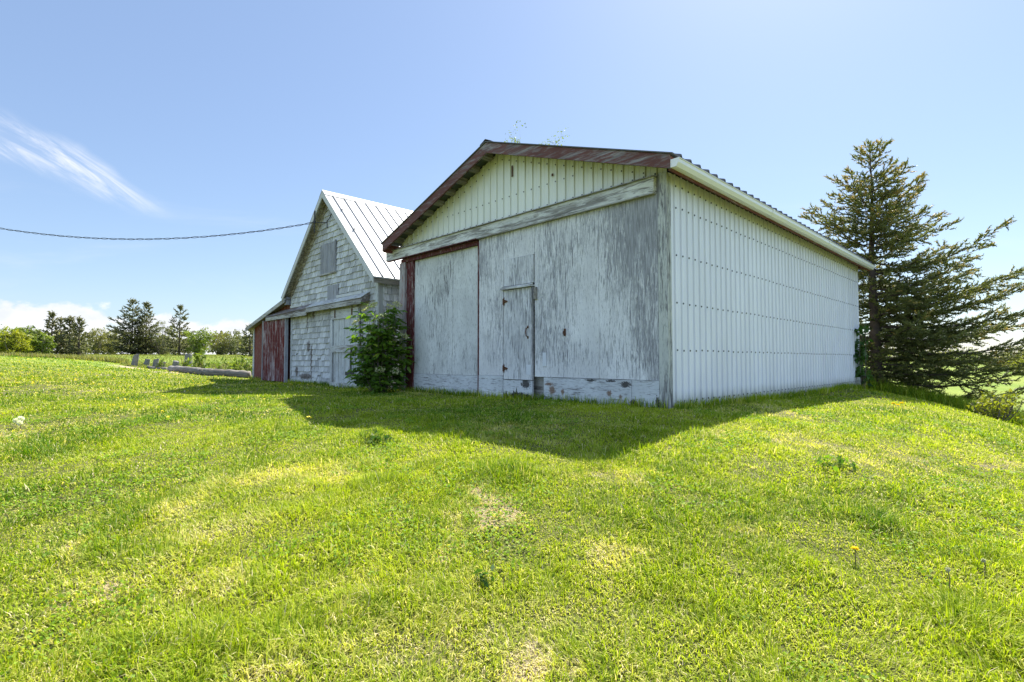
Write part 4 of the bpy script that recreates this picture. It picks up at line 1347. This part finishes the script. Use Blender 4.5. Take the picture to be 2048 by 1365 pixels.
def build_lawn():
    X, Y, Hh, Wd, Ln, LU = [], [], [], [], [], []
    rg = np.random.default_rng(3)
    for (r0, r1, n, w, h0, sd_) in ((1.0, 2.6, 110000, .0045, .048, 1), (2.6, 4.2, 160000, .0056, .042, 2), (4.2, 7.0, 210000, .0080, .038, 3),
                                    (7.0, 12.0, 210000, .012, .040, 4), (12.0, 19.0, 150000, .020, .042, 5), (19.0, 28.0, 80000, .034, .045, 6), (28.0, 42.0, 60000, .05, .06, 7)):
        wa = 86 if r1 < 8 else 60
        x, y = sector(int(n * wa / 58), r0, r1, -wa, wa, sd_)
        keep = ~in_building(x, y)
        if r0 > 15: keep &= (x < 6)
        if r0 > 27: keep &= (x < -15)
        x, y = x[keep], y[keep]
        dr = dryness(x, y)
        k = rg.random(len(x)) < np.where(dr > .62, .60, 1.0)
        x, y, dr = x[k], y[k], dr[k]
        lush = vnoise(x, y, .7, 11) * .45 + vnoise(x, y, .22, 12) * .55 + .55 * np.clip(vnoise(x, y, .45, 13) - .62, 0, 1) * 2
        X.append(x); Y.append(y); Wd.append(np.full(len(x), w) * rg.uniform(.6, 1.25, len(x)))
        LU.append(lush); Hh.append(h0 * (.35 + 1.5 * lush ** 1.8) * rg.uniform(.6, 1.5, len(x)) * np.where(dr > .5, .55, 1)); Ln.append(np.where(rg.random(len(x)) < .22, 1.1, np.clip(rg.normal(.75, .35, len(x)), .05, 1.2)))
    # taller unmown fringe along the walls
    for (O_, ax, l0, l1, off, n) in ((SO, LV, 0, 6.3, -DV, 2600), (SO, DV, 0, 9.7, -LV, 3600), (BO, LV, 0, 8.3, -DV, 2400)):
        t = l0 + (l1 - l0) * rg.random(n); q = np.abs(rg.normal(size=n)) * .07 + .02
        p = O_ + ax * t[:, None] + off * q[:, None]
        X.append(p[:, 0]); Y.append(p[:, 1]); Wd.append(np.full(n, .009)); Hh.append(rg.uniform(.05, .16, n)); Ln.append(np.clip(rg.normal(.35, .25, n), 0, 1)); LU.append(np.full(n, .8))
    x, y, h, w, l, lu = map(np.concatenate, (X, Y, Hh, Wd, Ln, LU))
    V, F = blades(x, y, h, w, l, 8, dirn=6.28 * vnoise(x, y, .3, 21) * 2)
    dr = np.clip(dryness(x, y) + -.01 + .32 * (.42 - lu) + .32 * (vnoise(x, y, .09, 51) - .45) + rg.normal(size=len(x)) * .16, 0, 1)
    dr = np.where(l > 1.05, np.clip(dr + .35, 0, 1), dr)
    stray = rg.random(len(x)); dr = np.where(stray < .04, .9, np.where(stray < .10, np.maximum(dr, .4), dr))
    rn = np.clip(.58 + .85 * (vnoise(x, y, 1.1, 31) - .5) - .55 * (lu - .5) + .10 * np.clip(x / 3, -1, 1) + rg.normal(size=len(x)) * .24, 0, 1)
    me = mesh_np('lawn_grass', V, F, [M['grass']], {'rnd': np.repeat(rn, 6), 'dry': np.repeat(dr, 6)})
    tag(link('lawn_grass', me), 'mown green lawn grass with dry straw patches', 'grass', kind='stuff')
    # taller rough grass: field edge on the left, slope on the right
    X, Y, Hh = [], [], []
    for (px0, px1, Y0, Y1, n, h) in ((-150, 255, 25.5, 31, 22000, .26), (240, 520, 24.5, 34, 12000, .11), (-100, 520, 31, 62, 20000, .12)):
        yy_ = rg.uniform(Y0, Y1, n); xx = (rg.uniform(px0, px1, n) - 1024) / FPX * yy_
        X.append(xx); Y.append(yy_); Hh.append(h * rg.uniform(.5, 1.3, n))
    x, y, h = map(np.concatenate, (X, Y, Hh))
    V, F = blades(x, y, h, np.full(len(x), .035), np.clip(rg.normal(.4, .25, len(x)), 0, 1), 9)
    dr = np.clip(.45 * vnoise(x, y, 4, 41) + rg.normal(size=len(x)) * .2 + np.where((y < 33) & (x < -19), .35, .05), 0, 1)
    me = mesh_np('field_grass', V, F, [M['tall']], {'rnd': np.repeat(rg.random(len(x)), 6), 'dry': np.repeat(dr, 6)})
    tag(link('field_grass', me), 'rough taller grass of the hay field beyond the lawn', 'grass', kind='stuff')
    x, y = sector(150000, 1.2, 9.0, -60, 60, 77)
    k = (vnoise(x, y, .55, 61) * .6 + vnoise(x, y, .16, 62) * .4 > .66) & ~in_building(x, y)
    x, y = x[k], y[k]
    P = np.stack([x, y, gz(x, y) + rg.uniform(.012, .036, len(x))], 1)
    me = leaves_mesh('clover_leaves', P, .015 * (1 + .06 * y), M['clover'], .95, 1.1, np.clip(rg.normal(.5, .25, len(x)), 0, 1), seed=12)
    tag(link('clover_leaves', me), 'patches of small clover leaves growing in the lawn', 'clover', kind='stuff')
    n = 16000
    t = rg.random(n); q = rg.normal(size=n) * .55
    x = np.interp(t, [0, .25, .6, 1], [9.9, 11.0, 10.9, 8.2]) + q * .8 + .4; y = np.interp(t, [0, .25, .6, 1], [14.2, 13.2, 10.6, 6.6]) + q * .3
    V, F = blades(x, y, rg.uniform(.12, .42, n), np.full(n, .014), np.clip(rg.normal(.4, .25, n), 0, 1), 10)
    me = mesh_np('rough_grass', V, F, [M['grass']], {'rnd': np.repeat(rg.random(n) * .7, 6), 'dry': np.repeat(np.clip(rg.normal(.1, .15, n), 0, 1), 6)})
    tag(link('rough_grass', me), 'long unmown grass on the slope under the spruce', 'grass', kind='stuff')


build_lawn()


# ---------------------------------------------------------------- flowers and small weeds in the lawn
def dandelion_clock(px, py, hpx, dpx, label, mat, seed):
    x, y, z = on_ground(px, py + hpx)
    s = y / FPX
    h = hpx * s; r = dpx * .5 * s
    root = empty('dandelion', (x, y, z))
    tag(root, label, 'flower', 'dandelions gone to seed in the lawn')
    b = MB(); b.tube([(0, 0, -.02), (.008, .0, h * .5), (0, 0, h)], .0028, 5); b.build('stem', M['stem'], root)
    rg = np.random.default_rng(seed); n = 260
    d = unit(rg.normal(size=(n, 3)))
    P = d * r * rg.uniform(.25, .75, n)[:, None] + np.array([0, 0, h])
    link('seed_head', leaves_mesh('seed_head', P, r * .5, M[mat], .8, .1, seed=seed), root)


dandelion_clock(31, 843, 16, 9, 'round white dandelion clock nearest the photo edge in its trio', 'white', 1)
dandelion_clock(41, 838, 20, 10, 'round white dandelion clock, uppermost of a trio', 'white', 2)
dandelion_clock(39, 848, 13, 9, 'round white dandelion clock, lowest of a trio', 'white', 3)
dandelion_clock(1897, 1142, 44, 9, 'tall grey seed head on a dark bent stem in bright lawn', 'grey_fluff', 4)
dandelion_clock(1968, 1124, 24, 8, 'pale small seed head beyond the tall grey seed head', 'grey_fluff', 5)


def yellow_dandelion(px, py, dpx, label, seed):
    x, y, z = on_ground(px, py + 4)
    r = dpx * .5 * y / FPX
    root = empty('dandelion', (x, y, z))
    tag(root, label, 'flower', 'yellow dandelions in the lawn')
    h = .07
    b = MB(); b.tube([(0, 0, -.02), (0, 0, h)], .0028, 5); b.build('stem', M['stem'], root)
    rg = np.random.default_rng(seed); n = 120
    an = rg.random(n) * 6.283; q = np.sqrt(rg.random(n))
    P = np.stack([np.cos(an) * q * r * .5, np.sin(an) * q * r * .5, h + .012 * (1 - q)], 1)
    dd = np.stack([np.cos(an), np.sin(an), .6 * np.ones(n)], 1) * 2
    link('flower_head', leaves_mesh('flower_head', P, r * .9, M['yellow'], .35, .6, seed=seed, droop=dd), root)


yellow_dandelion(1711, 1127, 11, 'single yellow dandelion open in the lawn near the seed heads', 1)
for k, (px, py, lb) in enumerate(((1787, 813, 'yellow dandelion at the shed end of a crest clump'), (1796, 816, 'yellow dandelion in the middle of a crest clump'),
                                  (1804, 812, 'yellow dandelion at the slope end of a crest clump'), (760, 771, None), (443, 1090, None))):
    if lb: yellow_dandelion(px, py, 6, lb, 5 + k)


def speckle():
    """scattered far dandelions: too many and too small to count"""
    rg = np.random.default_rng(15); P = []
    for i in range(420):
        px = rg.uniform(-40, 640); py = rg.uniform(714, 775) if rg.random() < .93 else rg.uniform(775, 850)
        x, y, z = on_ground(px, py)
        if y > 30 or in_building(np.array([x]), np.array([y]))[0]: continue
        c = np.array([x, y, z + .055]) + rg.normal(size=(3, 3)) * .008
        P.append(c)
    P = np.concatenate(P)
    me = leaves_mesh('yellow_flowers', P, .026, M['yellow'], .9, 1.0, seed=4)
    tag(link('yellow_flowers', me), 'tiny yellow dandelions scattered over the far lawn', 'flowers', kind='stuff')


speckle()


def weed(px, py, h, w, mat, label, n, size, seed):
    x, y, z = on_ground(px, py)
    leafy('lawn_weed', (x, y, z), h, w, M[mat], label, 'weed', n, size, seed, 7, 'broad-leaved weeds in the lawn', .3, 5, M['weed'], 0, .3, .5, .45, .2)


weed(742, 886, .11, .18, 'weed', 'upright leafy weed clump just in front of the shed shadow', 50, .045, 81)
weed(766, 890, .08, .16, 'darkleaf', 'low dark weed beside the upright leafy weed clump', 40, .05, 82)
weed(966, 1178, .075, .12, 'darkleaf', 'small dark weed standing alone in mid lawn', 15, .045, 83)
weed(1672, 940, .06, .30, 'elder', 'flat green rosette of weed on the sunny bank', 60, .06, 84)
